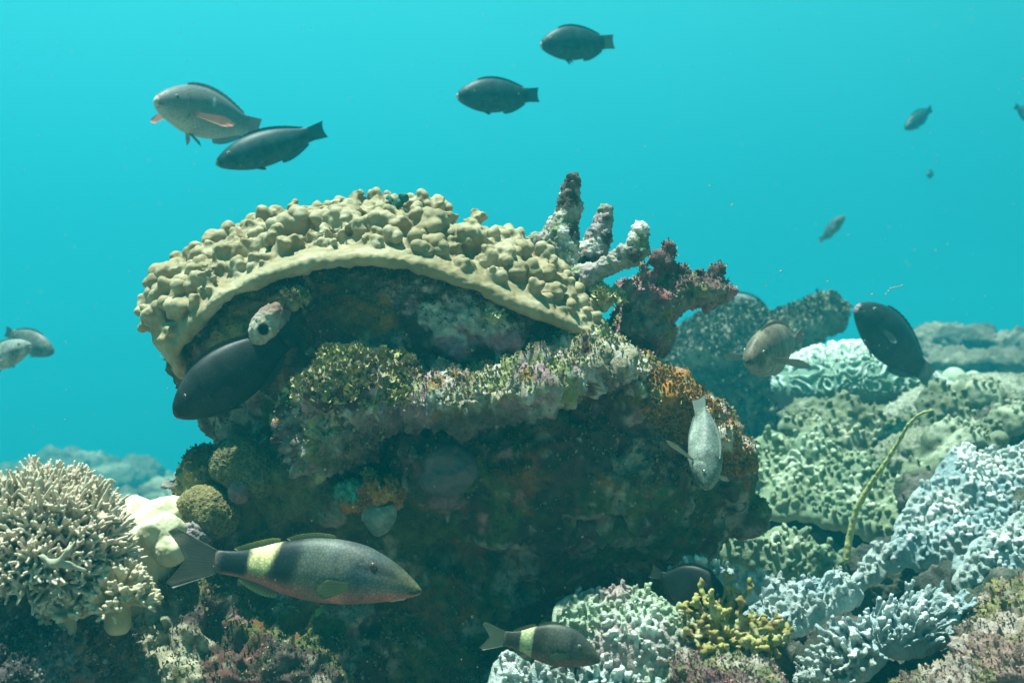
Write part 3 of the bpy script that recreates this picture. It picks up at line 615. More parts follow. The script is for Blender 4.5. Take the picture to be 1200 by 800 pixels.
plate('plate_coral', [(942, 788), (952, 768), (988, 735), (1040, 710), (1086, 698), (1124, 694), (1130, 712), (1120, 735), (1090, 755), (1040, 755), (1015, 790), (965, 795)], 1.46, 48, 4.0, 0.024, 8.5, BLUE,
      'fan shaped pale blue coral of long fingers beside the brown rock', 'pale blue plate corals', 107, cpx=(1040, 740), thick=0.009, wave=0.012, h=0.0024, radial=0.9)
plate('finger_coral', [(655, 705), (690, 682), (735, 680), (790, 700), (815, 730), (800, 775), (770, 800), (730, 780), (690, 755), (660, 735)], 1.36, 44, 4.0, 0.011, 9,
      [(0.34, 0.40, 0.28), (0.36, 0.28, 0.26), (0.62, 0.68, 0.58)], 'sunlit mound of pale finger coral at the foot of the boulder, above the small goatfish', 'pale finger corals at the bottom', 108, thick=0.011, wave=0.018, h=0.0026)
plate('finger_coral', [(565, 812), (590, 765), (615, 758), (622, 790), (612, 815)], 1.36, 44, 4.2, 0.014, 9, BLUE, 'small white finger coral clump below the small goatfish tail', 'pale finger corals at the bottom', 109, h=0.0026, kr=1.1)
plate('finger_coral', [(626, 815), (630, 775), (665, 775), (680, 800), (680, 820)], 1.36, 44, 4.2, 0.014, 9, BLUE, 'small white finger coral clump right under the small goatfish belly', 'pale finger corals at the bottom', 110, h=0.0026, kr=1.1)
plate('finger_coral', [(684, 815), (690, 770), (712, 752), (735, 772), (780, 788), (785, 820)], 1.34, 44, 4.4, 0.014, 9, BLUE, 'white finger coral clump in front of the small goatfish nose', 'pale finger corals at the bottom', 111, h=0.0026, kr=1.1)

# ------------------------------------------------------------------ rocks beneath and between the corals on the right
BR = [(0.10, 0.07, 0.055), (0.28, 0.17, 0.14), (0.22, 0.20, 0.08), (0.40, 0.32, 0.27)]
o, V, n = lump('reef_rock', 1208, 792, 1.36, 78, 58, 0.11, BR, 'brown and pink crusted rock in the bottom right corner', 'rock', 51, M_dead, 0.9, 2.0, 'rocks under the right hand corals', extra=[(1118, 822, 1.36, 60, 34, 0.07, 0), (1200, 722, 1.46, 46, 40, 0.08, 0)])
r = flakes(V, n, n[:, 2] > 0.0, 2400, 0.007, palette([(0.34, 0.22, 0.17), (0.26, 0.24, 0.10), (0.4, 0.33, 0.25), (0.24, 0.10, 0.09)]), 25); o = child_solid('turf_algae', *r, M_algae, o); o['kind'] = 'stuff'
o, V, n = lump('reef_rock', 855, 795, 1.33, 62, 32, 0.09, [(0.16, 0.07, 0.07), (0.34, 0.18, 0.19), (0.20, 0.20, 0.08), (0.42, 0.36, 0.30)], 'pink crusted rock under the yellow seaweed', 'rock', 52, M_dead, 0.45, 2.4, 'rocks under the right hand corals', h=0.0024, extra=[(797, 785, 1.34, 14, 20, 0.03, 0)])
r = flakes(V, n, n[:, 2] > 0.0, 2500, 0.006, palette([(0.34, 0.17, 0.17), (0.26, 0.26, 0.10), (0.4, 0.33, 0.28)]), 26); o = child_solid('turf_algae', *r, M_algae, o); o['kind'] = 'stuff'
def fronds(pxy, D, rpx, nb, r0, label, seed, h=0.0015):
    m = W(D)/F; c = P(*pxy, D); Rr = rpx*m; rg = np.random.default_rng(seed); fdx = Field(c-Rr*1.5, c+Rr*1.5, h)
    for i in range(nb):
        d = rg.normal(0, 1, 3); d[2] = abs(d[2])*0.9-0.15; d /= np.linalg.norm(d); p = c+d*Rr*0.1-np.array([0, 0, Rr*0.3]); n_ = 5; far_ = Rr*rg.uniform(0.7, 1.25)
        for k in range(n_):
            q = p+d*far_/n_+rg.normal(0, 0.10, 3)*Rr; fdx.cap(p, q, r0*(1.1-0.1*k), r0*(1.0-0.1*k), 0.0015)
            for j in range(2 if k > 1 else 0):
                e = rg.normal(0, 1, 3)*0.8+d; e /= np.linalg.norm(e); w_ = q+e*Rr*0.14; fdx.cap(q, w_, r0*0.6, r0*0.8, 0.001)
                if rg.random() < 0.6: f2 = e+rg.normal(0, 0.7, 3); fdx.cap(w_, w_+f2/np.linalg.norm(f2)*Rr*0.09, r0*0.7, r0*0.4, 0.001)
            p = q
    V, Q = fdx.mesh(); n = vnormals(V, Q); V = V+n*(0.0022*fbm(V, 130, 3, seed))[:, None]
    C = rock_colour(V, n, (0.24, 0.19, 0.055), [((0.36, 0.31, 0.10), 22, 0.0, 0.3), ((0.24, 0.17, 0.06), 30, 0.2, 0.2), ((0.42, 0.38, 0.2), 60, 0.35, 0.2)], seed)
    return tag(solid('seaweed', V, Q, C, M_algae), label, 'seaweed')
fronds((850, 740), 1.36, 44, 70, 0.0036, 'big bushy yellow brown seaweed clump on the pink crusted rock', 27)
fronds((897, 752), 1.35, 22, 26, 0.0028, 'smaller yellow brown seaweed sprig at the right side of the bushy clump', 28)
GR = [(0.05, 0.06, 0.042), (0.13, 0.16, 0.09), (0.22, 0.24, 0.16), (0.34, 0.36, 0.27)]
GD = [(0.04, 0.045, 0.035), (0.08, 0.09, 0.06), (0.12, 0.11, 0.09)]  # darker rock colours, with the shade of the hollows put into them
for (a, lab, sd, ex) in [((990, 545, 2.75, 95, 45, 0.25), 'dull green rock rising behind the green knobbly coral shelf', 61, []),
                     ((1010, 508, 2.9, 90, 32, 0.2), 'mottled green rubble mound just below the wrinkled coral', 62, [(960, 492, 2.85, 40, 22, 0.12, 0)]),
                     ((1130, 500, 2.8, 90, 48, 0.25), 'mottled green rubble mound behind the top blue plate coral', 63, [(1090, 540, 2.5, 60, 34, 0.15, 0)]),
                     ((1180, 470, 3.2, 80, 30, 0.25), 'pale green rubble mound at the right edge under the bubble corals', 64, []),
                     ((940, 640, 2.50, 120, 35, 0.12), 'rock coloured dark as shade in the hollow under the green knobbly coral shelf', 65, []),
                     ((1080, 690, 2.15, 130, 55, 0.10), 'rock coloured dark as shade in the hollow between the blue coral band and the fan', 66, []),
                     ((900, 745, 1.72, 110, 40, 0.10), 'shaded rock under the forked blue coral band', 67, []),
                     ((1180, 700, 1.84, 90, 40, 0.14), 'shaded rock under the rounded blue coral plate', 68, []),
                     ((730, 790, 1.46, 100, 70, 0.10), 'pale crusted rock under the sunlit finger coral mound', 69, []),
                     ((1170, 590, 2.25, 110, 38, 0.18), 'dark rock under the highest blue coral plate', 70, []),
                     ((1040, 780, 1.58, 100, 34, 0.12), 'dark rock under the fan shaped blue coral', 71, []),
                     ((640, 840, 1.44, 110, 40, 0.10), 'dark rock under the white finger coral clumps', 72, [])]:
    o_, V_, n_ = lump('reef_rock', *a, GR if sd < 65 else GD if sd != 69 else [(0.26, 0.28, 0.16), (0.36, 0.26, 0.24), (0.5, 0.5, 0.36)], lab, 'rock', sd, M_dead if sd < 65 else M_rock, 0.85 if sd < 65 else 1.0, 2.3 if sd < 65 else 1.4, 'rocks under the right hand corals', h=0.0052, extra=ex)
    if sd == 61:
        r = flakes(V_, n_, n_[:, 2] > 0.1, 1200, 0.020, palette([(0.14, 0.17, 0.09), (0.22, 0.24, 0.15), (0.30, 0.32, 0.22)]), sd); o_ = child_solid('turf_algae', *r, M_algae, o_); o_['kind'] = 'stuff'

# whip coral
pts = [(992, 655, 1.98), (996, 625, 1.98), (1004, 595, 1.97), (1018, 570, 1.96), (1036, 545, 1.94), (1052, 520, 1.92), (1064, 497, 1.90), (1078, 484, 1.88), (1094, 480, 1.87)]
PT = np.array([P(*q) for q in pts]); tt = np.linspace(0, 1, 60); u = np.linspace(0, 1, len(PT))
CV = np.stack([np.interp(tt, u, PT[:, k]) for k in range(3)], 1)
for _ in range(6): CV[1:-1] = (CV[:-2]+CV[1:-1]*2+CV[2:])/4
fd = Field(CV.min(0)-0.02, CV.max(0)+0.02, 0.0016)
for i in range(59): fd.cap(CV[i], CV[i+1], 0.0062-0.0040*i/59, 0.0062-0.0040*(i+1)/59, 0.0)
V, Q = fd.mesh(); V = smooth(V, Q, 1); V = V+vnormals(V, Q)*(0.0014*fbm(V, 150, 3, 3))[:, None]
tag(solid('whip_coral', V, Q, np.tile([0.36, 0.36, 0.14], (len(V), 1)), M_leather), 'single thin curved yellow green whip coral standing among the knobbly corals', 'coral')

# ------------------------------------------------------------------ wrinkled coral, bubble corals, pillar, far ridges
c = P(1000, 455, 3.05); m = W(3.05)/F
fd = Field(c-np.array([0.30, 0.24, 0.14]), c+np.array([0.34, 0.26, 0.20]), 0.0038); fd.ell(c, (92*m, 0.22, 54*m), 0, 0, 0); fd.ell(c+np.array([0.14, 0.02, -0.03]), (70*m, 0.14, 34*m), 0, 0, 0.03)
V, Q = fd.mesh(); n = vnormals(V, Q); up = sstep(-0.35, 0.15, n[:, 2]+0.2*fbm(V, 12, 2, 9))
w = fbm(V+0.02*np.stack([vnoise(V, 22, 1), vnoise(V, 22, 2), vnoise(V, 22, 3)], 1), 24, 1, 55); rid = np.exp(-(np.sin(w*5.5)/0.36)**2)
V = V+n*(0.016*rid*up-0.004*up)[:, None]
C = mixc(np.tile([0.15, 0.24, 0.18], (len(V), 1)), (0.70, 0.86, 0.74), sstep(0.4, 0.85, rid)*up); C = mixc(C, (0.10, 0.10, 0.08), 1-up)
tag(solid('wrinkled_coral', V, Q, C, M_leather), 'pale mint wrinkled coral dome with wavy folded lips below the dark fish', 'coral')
for i, (a, b, D, r_, lab) in enumerate([(1118, 446, 3.3, 15, 'round smooth coral ball, nearest to the wrinkled coral'), (1141, 448, 3.35, 13, 'middle of three round smooth coral balls right of the wrinkled coral'), (1166, 456, 3.3, 16, 'round smooth coral ball, farthest from the wrinkled coral')]):
    c = P(a, b, D); m = W(D)/F; fd = Field(c-0.07, c+0.06, 0.003); fd.ell(c, (r_*m, r_*m, r_*m*1.05), 0, 0, 0); fd.cap(c, c-np.array([0, 0, 0.05]), r_*m*0.8, r_*m*0.7, 0.01)
    V, Q = fd.mesh(); n = vnormals(V, Q); f1, _, _ = voro(V, 60, 4+i); V = V+n*(0.003*(0.5-f1))[:, None]
    tag(solid('bubble_coral', V, Q, np.tile([0.40, 0.52, 0.34], (len(V), 1)), M_leather), lab, 'coral', 'ball shaped corals by the wrinkled coral')
DK = [(0.07, 0.075, 0.06), (0.14, 0.14, 0.10), (0.22, 0.22, 0.16)]
o_, V, n = lump('coral_pillar', 850, 440, 3.3, 72, 75, 0.20, DK, 'dark blue green coral pillar with a stubby arm, beyond the gap right of the boulder', 'coral rock', 81, M_rockfar, 1.3, 0.8, h=0.007,
     extra=[(868, 378, 3.3, 40, 24, 0.12, 0), (925, 385, 3.3, 50, 22, 0.10, -10), (965, 368, 3.28, 22, 20, 0.08, 0), (880, 480, 3.3, 60, 50, 0.2, 0), (800, 430, 3.28, 22, 24, 0.08, 0), (840, 395, 3.3, 34, 30, 0.12, 0), (900, 430, 3.3, 60, 40, 0.15, -30)])
rg = np.random.default_rng(8); sel = np.where((n[:, 2] > 0.0) | (rg.random(len(n)) < 0.05))[0]; rr_ = flakes(V, n, (n[:, 2] > 0.0), 6000, 0.022, palette([(0.16, 0.17, 0.12), (0.26, 0.26, 0.18), (0.10, 0.10, 0.08)]), 82)
o = child_solid('turf_algae', *rr_, M_algae, o_); o['kind'] = 'stuff'
for j, (a, lab) in enumerate([((1120, 402, 5.2, 48, 24, 0.3), 'faint dark reef hump with rounded top beyond the dark fish'), ((1190, 412, 5.0, 34, 24, 0.3), 'faint reef hump cut by the right edge'), ((1075, 415, 4.8, 30, 16, 0.2), 'low faint reef ledge just behind the dark fish tail'),
                 ((1155, 425, 4.6, 80, 16, 0.3), 'long low faint reef ledge under the far humps')]):
    lump('reef_mound', *a, DK, lab, 'reef', 90+j, M_rockfar, 2.0, 0.55, 'far reef humps', h=0.014)
for j, (a, lab) in enumerate([((145, 556, 8.5, 40, 16, 0.5), 'faint far reef hump above the white lobed coral'), ((90, 548, 9.0, 40, 14, 0.5), 'faint far reef hump over the top of the branching soft coral'),
                 ((205, 576, 6.5, 38, 14, 0.4), 'faint reef hump close to the left side of the boulder'), ((110, 590, 6.0, 40, 10, 0.4), 'low faint reef ledge behind the branching soft coral'), ((160, 588, 7.0, 26, 9, 0.3), 'small faint reef lump between the far humps at left')]):
    lump('reef_mound', *a, [(0.06, 0.06, 0.045), (0.12, 0.12, 0.09), (0.26, 0.28, 0.20)], lab, 'reef', 190+j, M_rockfar, 3.0, 0.4, 'far reef humps', h=0.02)

# ------------------------------------------------------------------ soft corals at left
def bush(name, cpx, D, rpx, ndir, label, seed, col, tipc, h, sq=(1, 0.8, 1), fr=0.0032, ang=0.1):
    m = W(D)/F; c = P(*cpx, D); Rr = rpx*m; rg = np.random.default_rng(seed)
    fdx = Field(c-np.array([1.25, 1.1, 0.75])*Rr, c+np.array([1.25, 1.1, 1.25])*Rr, h); sqv = np.array(sq)
    fdx.cap(c-np.array([0, 0, Rr*0.6]), c, Rr*0.34, Rr*0.3, 0.01)
    ga = math.pi*(3-math.sqrt(5))
    for i in range(ndir):
        z = 1-(i+0.5)/ndir*(1+ang*2.5); ph = i*ga; rxy = math.sqrt(max(0, 1-z*z)); d = np.array([rxy*math.cos(ph), rxy*math.sin(ph), z])+rg.normal(0, 0.08, 3); d /= np.linalg.norm(d)
        if d[1] > 0.75: continue
        s = rg.uniform(0.86, 1.06)*(1+0.10*vnoise(d[None]*1.0, 2.2, seed)[0])
        a = c+d*sqv*Rr*0.25; b = c+d*sqv*Rr*0.66*s; fdx.cap(a, b, fr*2.2, fr*1.5, 0.003)
        for k in range(4):
            d2 = d+rg.normal(0, 0.34, 3)+np.array([0, 0, 0.12]); d2 /= np.linalg.norm(d2); e = b+d2*sqv*Rr*0.20*s; fdx.cap(b, e, fr*1.35, fr*1.1, 0.002)
            for q in range(3):
                d3 = d2+rg.normal(0, 0.36, 3)+np.array([0, 0, 0.15]); d3 /= np.linalg.norm(d3); fdx.cap(e, e+d3*Rr*0.17*rg.uniform(0.6, 1.4), fr*1.0, fr*0.8, 0.0012)
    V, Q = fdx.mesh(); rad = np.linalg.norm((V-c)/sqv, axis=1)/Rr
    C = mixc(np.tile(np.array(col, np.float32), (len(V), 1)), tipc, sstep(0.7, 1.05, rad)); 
    return tag(solid(name, V, Q, C, M_softc), label, 'soft coral', 'branching soft corals')
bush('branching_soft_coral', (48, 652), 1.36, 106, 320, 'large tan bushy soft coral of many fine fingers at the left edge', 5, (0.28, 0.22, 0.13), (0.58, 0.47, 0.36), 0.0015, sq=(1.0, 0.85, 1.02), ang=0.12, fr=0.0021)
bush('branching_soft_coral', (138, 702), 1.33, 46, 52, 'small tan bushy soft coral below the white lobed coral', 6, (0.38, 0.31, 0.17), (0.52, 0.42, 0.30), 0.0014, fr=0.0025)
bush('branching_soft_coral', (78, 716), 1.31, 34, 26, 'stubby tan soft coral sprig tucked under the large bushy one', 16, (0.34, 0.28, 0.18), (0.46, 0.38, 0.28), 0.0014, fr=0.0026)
fat = 1.0
# bare forked stalk
fd = Field(P(25, 690, 1.24)-0.03, P(110, 620, 1.24)+0.04, 0.0016)
fat = 0.5; chain(fd, [(100, 668, 1.26, 5), (80, 662, 1.25, 7), (62, 660, 1.245, 7), (50, 652, 1.25, 4), (42, 650, 1.26, 2)]); chain(fd, [(66, 660, 1.245, 6), (80, 645, 1.245, 5), (88, 634, 1.25, 3)])
V, Q = fd.mesh(); V = smooth(V, Q, 2); tag(solid('bare_coral_stalk', V, Q, np.tile([0.36, 0.33, 0.24], (len(V), 1)), M_softc), 'smooth pale forked stalk bare of fingers in front of the large bushy soft coral', 'soft coral')
# white lobed leather coral
fd = Field(P(110, 740, 1.50)-0.09, P(225, 585, 1.50)+np.array([0.05, 0.14, 0.05]), 0.002)
m = 1.5/F
for (a, b, D, r_) in [(138, 614, 1.50, 22), (155, 606, 1.56, 18), (150, 634, 1.48, 22), (172, 640, 1.47, 20), (195, 610, 1.52, 22), (205, 612, 1.56, 18), (185, 630, 1.46, 20), (196, 648, 1.45, 17), (178, 618, 1.53, 24), (130, 606, 1.55, 16), (166, 625, 1.5, 20)]:
    fd.ell(P(a+3, b-6, D), (r_*m*1.32, r_*m*1.25, r_*m*1.15), 0, 0, 0.002)
fat = 1.0; chain(fd, [(170, 645, 1.50, 36), (178, 690, 1.50, 30), (186, 740, 1.50, 26)], 0.02)
V, Q = fd.mesh(); V = smooth(V, Q, 1); n = vnormals(V, Q); V = V+n*(0.005*fbm(V, 34, 3, 5)-0.0016*np.minimum(voro(V, 260, 3)[0], 0.6))[:, None]
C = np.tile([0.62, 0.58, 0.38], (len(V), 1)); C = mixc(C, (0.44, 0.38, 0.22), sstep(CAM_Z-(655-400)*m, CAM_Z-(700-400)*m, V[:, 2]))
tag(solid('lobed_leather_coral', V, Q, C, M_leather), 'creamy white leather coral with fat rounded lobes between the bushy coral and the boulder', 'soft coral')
o, V, n = lump('reef_rock', 45, 780, 1.36, 92, 80, 0.12, [(0.06, 0.045, 0.045), (0.16, 0.10, 0.10), (0.22, 0.22, 0.24), (0.24, 0.13, 0.05)], 'dark rough rock under the bushy soft coral in the bottom left corner', 'rock', 53, M_dead, 0.85, 1.6, 'rocks under the left hand corals', extra=[(10, 720, 1.36, 50, 50, 0.10, 0), (100, 800, 1.42, 60, 60, 0.1, 0)])
r = flakes(V, n, n[:, 1] < 0.3, 4500, 0.008, palette([(0.20, 0.18, 0.16), (0.12, 0.10, 0.08), (0.3, 0.28, 0.3), (0.26, 0.13, 0.06)]), 54); o = child_solid('turf_algae', *r, M_algae, o); o['kind'] = 'stuff'
lump('reef_rock', 150, 800, 1.62, 80, 70, 0.12, [(0.10, 0.09, 0.07), (0.16, 0.14, 0.10), (0.3, 0.27, 0.2)], 'shaded rock at the foot of the white lobed coral', 'rock', 55, M_rock, 0.8, 1.6, 'rocks under the left hand corals')

# ------------------------------------------------------------------ fish
def interp_s(xs, ys, x):        # smooth interpolation
    xs = np.array(xs, float); ys = np.array(ys, float); g = np.gradient(ys, xs); i = np.clip(np.searchsorted(xs, x)-1, 0, len(xs)-2)
    h = xs[i+1]-xs[i]; t = (x-xs[i])/h
    return (2*t**3-3*t**2+1)*ys[i]+(t**3-2*t**2+t)*h*g[i]+(-2*t**3+3*t**2)*ys[i+1]+(t**3-t**2)*h*g[i+1]

SHAPES = {
 'parrot': dict(s=[0, .02, .06, .14, .25, .38, .52, .64, .74, .81, .86], top=[.012, .04, .072, .115, .152, .168, .158, .130, .096, .074, .070], bot=[-.022, -.042, -.070, -.108, -.145, -.162, -.156, -.126, -.094, -.075, -.070],
     w=[.010, .030, .050, .075, .092, .092, .078, .056, .034, .020, .013], axis=0, eye=(.125, .050, .019),
     fins=dict(dorsal=(.26, .80, .032, .06), anal=(.54, .80, .036, .05), tail='square', tl=.16, th=.098)),
 'goat': dict(s=[0, .02, .06, .12, .20, .30, .42, .54, .64, .72, .79], top=[-.034, -.010, .030, .076, .120, .142, .140, .112, .076, .056, .050], bot=[-.056, -.066, -.080, -.096, -.112, -.124, -.122, -.098, -.064, -.050, -.046],
     w=[.010, .024, .042, .058, .070, .074, .066, .052, .036, .022, .013], axis=0, eye=(.175, .050, .016),
     fins=dict(dorsal=(.33, .50, .024, .02), dorsal2=(.54, .70, .028, .02), anal=(.54, .68, -1, .045), tail='fork', tl=.22, th=.115)),
 'surgeon': dict(s=[0, .02, .06, .14, .25, .40, .55, .68, .77, .82, .86], top=[.012, .045, .095, .165, .215, .235, .215, .155, .080, .045, .038], bot=[-.020, -.045, -.085, -.145, -.200, -.225, -.210, -.150, -.078, -.045, -.038],
     w=[.010, .026, .044, .064, .078, .078, .066, .046, .028, .017, .012], axis=0, eye=(.14, .06, .020),
     fins=dict(dorsal=(.24, .79, .034, .06), anal=(.45, .79, .045, .05), tail='square', tl=.16, th=.10)),
}
def sheet(base, tip, ny=6, th=0.0008, col=(0.2, 0.2, 0.2), tipcol=None, ray=0.0006, side=None):
    """a fin: a thin membrane with rays between a base line and a tip line, with real thickness"""
    base = np.asarray(base, float); tip = np.asarray(tip, float); nx = len(base); v = np.linspace(0, 1, ny)[None, :, None]
    G = base[:, None]*(1-v)+tip[:, None]*v
    du = np.gradient(G, axis=0); dv = np.gradient(G, axis=1); n = np.cross(du, dv); n /= np.linalg.norm(n, axis=2, keepdims=True)+1e-12
    rip = ray*np.cos(np.arange(nx)*math.pi)[:, None, None]
    tk = th*(1-0.75*v)
    A = G+n*(rip+tk); B = G+n*(rip-tk); V = np.concatenate([A.reshape(-1, 3), B.reshape(-1, 3)]); N0 = nx*ny; ii = np.arange(N0).reshape(nx, ny)
    q = np.stack([ii[:-1, :-1], ii[1:, :-1], ii[1:, 1:], ii[:-1, 1:]], -1).reshape(-1, 4); Q = [q, q[:, ::-1]+N0]
    for e in (ii[0, :], ii[-1, ::-1], ii[::-1, 0], ii[:, -1]):
        Q.append(np.stack([e[:-1], e[1:], e[1:]+N0, e[:-1]+N0], 1)[:, ::-1])
    c0 = np.array(col, float); c1 = np.array(tipcol if tipcol is not None else col, float)
    v4 = v**4; C = np.broadcast_to(c0*(1-v4)+c1*v4, (nx, ny, 3)).reshape(-1, 3); C = C*(0.80+0.28*(np.arange(nx)%2))[:, None, None].repeat(ny, 1).reshape(-1, 1); C = np.concatenate([C, C])
    return V, np.concatenate(Q), C

def fish(label, nose, tail, shape, colf, fincol, group=None, deep=1.0, wide=1.0, roll=0, bend=0.0, bendv=0.0, pect=None, name='fish', tipcol=None, eyecol=(0.02, 0.02, 0.02), eye_ring=(0.25, 0.25, 0.18), cat='fish', spread=0.0, plen=1.0, lips=None, barbels=False, pelv=True, tailcol=None, pectcol=None):
    nose = P(*nose); tail = P(*tail); ax = nose-tail; L = np.linalg.norm(ax); fx = Vector(ax/L); up = Vector((0, 0, 1)); up = (up-fx*up.dot(fx)).normalized()
    sd = fx.cross(up); M = Matrix((fx, sd, up)).transposed() @ Matrix.Rotation(R(roll), 3, 'X')
    S = SHAPES[shape]; mid = (nose+tail)/2
    rt = empty(name, mid, label, cat, group); rt.rotation_euler = M.to_euler()
    # local frame: +x nose, y side, z up; origin mid length
    ns, nr = 64, 32; s = np.concatenate([np.linspace(0, 0.1, 16)[:-1], np.linspace(0.1, S['s'][-1], ns-15)]); ns = len(s)
    T = interp_s(S['s'], S['top'], s)*deep; B = interp_s(S['s'], S['bot'], s)*deep; W = interp_s(S['s'], S['w'], s)*wide
    a = np.linspace(0, 2*math.pi, nr, endpoint=False); ca, sa = np.cos(a), np.sin(a)
    cz = (T+B)/2; hz = (T-B)/2
    X = np.repeat((0.5-s)[:, None], nr, 1); Yv = W[:, None]*np.sign(ca)*np.abs(ca)**1.1; Zv = cz[:, None]+hz[:, None]*sa[None]
    def warp(p):                # swimming bend of the whole animal
        p = np.array(p, float); t = np.clip(0.35-p[:, 0], 0, 1); p[:, 1] += bend*t*t; p[:, 2] += bendv*t*t; return p*L
    V = np.stack([X, Yv, Zv], -1).reshape(-1, 3)
    # gill cover edge and mouth as shallow relief
    sg = 0.235; g = np.exp(-(((0.5-V[:, 0])-(sg-0.9*np.abs(V[:, 2]-0.0)**2*4))/0.006)**2)*(np.abs(V[:, 2]) < 0.085*deep); V[:, 1] *= 1-0.09*g
    mo = np.exp(-((V[:, 2]-(B[0]+T[0])/2-0.10*(V[:, 0]-0.5))/0.0045)**2)*((0.5-V[:, 0]) < 0.045); V[:, 1] *= 1-0.5*mo; V[:, 0] -= 0.006*mo*((0.5-V[:, 0]) < 0.01)
    ii = np.arange(ns*nr).reshape(ns, nr); jj = np.roll(ii, -1, 1)
    Q = np.stack([ii[:-1], ii[1:], jj[1:], jj[:-1]], -1).reshape(-1, 4)
    V2 = np.concatenate([V, [[0.5+0.004, 0, (T[0]+B[0])/2], [0.5-s[-1], 0, 0]]]); n0 = ns*nr
    capq = [[n0, ii[0, k], ii[0, (k+1) % nr], ii[0, (k+1) % nr]] for k in range(0)]
    tri = np.array([[n0, ii[0, k], ii[0, (k+1) % nr], ii[0, (k+2) % nr]] for k in range(0, nr, 2)]+[[n0+1, ii[-1, (k+2) % nr], ii[-1, (k+1) % nr], ii[-1, k]] for k in range(0, nr, 2)])
    Q = np.concatenate([Q, tri])
    ss = 0.5-V2[:, 0]; cz2 = np.interp(ss, s, cz); hz2 = np.interp(ss, s, hz)+1e-4; hh = (V2[:, 2]-cz2)/hz2
    C = colf(ss, hh, V2*L)
    C = mixc(C, (0.01, 0.015, 0.015), 0.55*np.exp(-((ss-(sg-3.2*V2[:, 2]**2/deep**2))/0.0045)**2)*(np.abs(hh) < 0.72)); C = mixc(C, (0.01, 0.01, 0.01), 0.7*np.concatenate([mo, [0, 0]]))
    if lips is not None: C = mixc(C, lips, (ss < 0.018).astype(float)*0.9)
    body = bpy.data.objects.new('body', make_mesh('body', warp(V2), Q, C, M_fish)); link(body, rt)
    def part(nm, VQC, mat=M_fin, par=rt, wrp=True):
        V_, Q_, C_ = VQC; o = bpy.data.objects.new(nm, make_mesh(nm, warp(V_) if wrp else V_, Q_, C_, mat)); return link(o, par)
    tz = lambda q: np.interp(q, s, T); bz = lambda q: np.interp(q, s, B); wz = lambda q: np.interp(q, s, W)
    fn = S['fins']; k = 1/L
    fc = np.array(fincol); ft = np.array(tipcol if tipcol is not None else fc*1.2)
    def ridge(nm, s0, s1, hgt, end, sign):
        q = np.linspace(s0, s1, 26); e = (q-s0)/(s1-s0); zz = (tz(q) if sign > 0 else bz(q)); prof = hgt*deep**0.5*np.sin(np.pi*np.clip(e*0.9+0.08, 0, 1))**0.45*(1-0.35*e)*(1+0.05*np.cos(np.arange(26)*np.pi))
        if sign*end < 0: pass
        bs = np.stack([0.5-q, 0*q, zz-sign*0.006], 1); tp = np.stack([0.5-q-0.35*prof-0.02*e, 0*q, zz+sign*prof*0.9], 1); part(nm, sheet(bs, tp, 5, 0.0022, fc, ft, 0.0012))
    d = fn['dorsal']; ridge('dorsal_fin', d[0], d[1], d[2], 1, 1)
    if 'dorsal2' in fn: d = fn['dorsal2']; ridge('second_dorsal_fin', d[0], d[1], d[2], 1, 1)
    d = fn['anal']; ridge('anal_fin', d[0], d[1], abs(d[3]), 1, -1)
    e = S['s'][-1]; zt, zb = tz(e), bz(e); u = np.linspace(-1, 1, 27); 
    bs = np.stack([np.full(27, 0.5-e+0.012), 0*u, (zt+zb)/2+(zt-zb)/2*u*0.95], 1)
    if fn['tail'] == 'fork':
        xt = -0.5+fn['tl']*0.40*(1-np.abs(u)**1.3)+0.05*sstep(0.85, 1.0, np.abs(u)); tp = np.stack([xt, 0*u, fn['th']*u], 1)
    else:
        xt = -0.5+0.02*(1-u**2)*1.0; tp = np.stack([xt, 0*u, fn['th']*u*deep**0.5*0.8], 1)
    tc_ = np.array(tailcol) if tailcol is not None else fc
    part('tail_fin', sheet(bs, tp, 9, 0.003, tc_, tc_*1.15, 0.0014))
    # pectoral fins
    pc = np.array(pectcol) if pectcol is not None else fc*1.3
    for sgn in (1, -1):
        u = np.linspace(0, 1, 11); s0 = 0.255; z0 = -0.03*deep
        bs = np.stack([np.full(11, 0.5-s0), np.full(11, sgn*(wz(s0)*0.97)), z0+(u-0.5)*0.026], 1)
        out = pect if pect is not None else 0.35
        ln = 0.150*plen*(0.35+0.65*np.sin(np.pi*(0.12+0.72*(1-u)))**0.7); dirv = np.array([-math.cos(out), sgn*math.sin(out), -0.15]); tp = bs+ln[:, None]*dirv+np.stack([0*u, 0*u, (u-0.5)*0.045], 1)
        part('pectoral_fin', sheet(bs, tp, 6, 0.0016, pc, pc, 0.0012))
        if pelv:
            s0 = 0.30; zb0 = bz(s0)+0.008; bs = np.stack([0.5-s0-u*0.04, np.full(11, sgn*0.012), np.full(11, zb0)], 1)
            tp = bs+np.array([-0.085, sgn*(0.02+spread), -0.040-spread])*(1-0.45*u)[:, None]; part('pelvic_fin', sheet(bs, tp, 5, 0.0018, fc, ft, 0.001))
        if barbels:
            b0 = np.array([0.5-0.06, sgn*0.008, bz(0.06)+0.004]); pts_ = [b0, b0+[-0.04, 0, -0.010], b0+[-0.10, 0, -0.012], b0+[-0.19, 0, -0.004]]
            f_ = Field(np.min(pts_, 0)*L-0.006, np.max(pts_, 0)*L+0.006, 0.0009)
            for a_, b_ in zip(pts_[:-1], pts_[1:]): f_.cap(np.array(a_)*L, np.array(b_)*L, 0.0022, 0.0018, 0.001)
            V_, Q_ = f_.mesh(); part('barbel', (V_, Q_, np.tile([0.5, 0.42, 0.3], (len(V_), 1))), wrp=False)
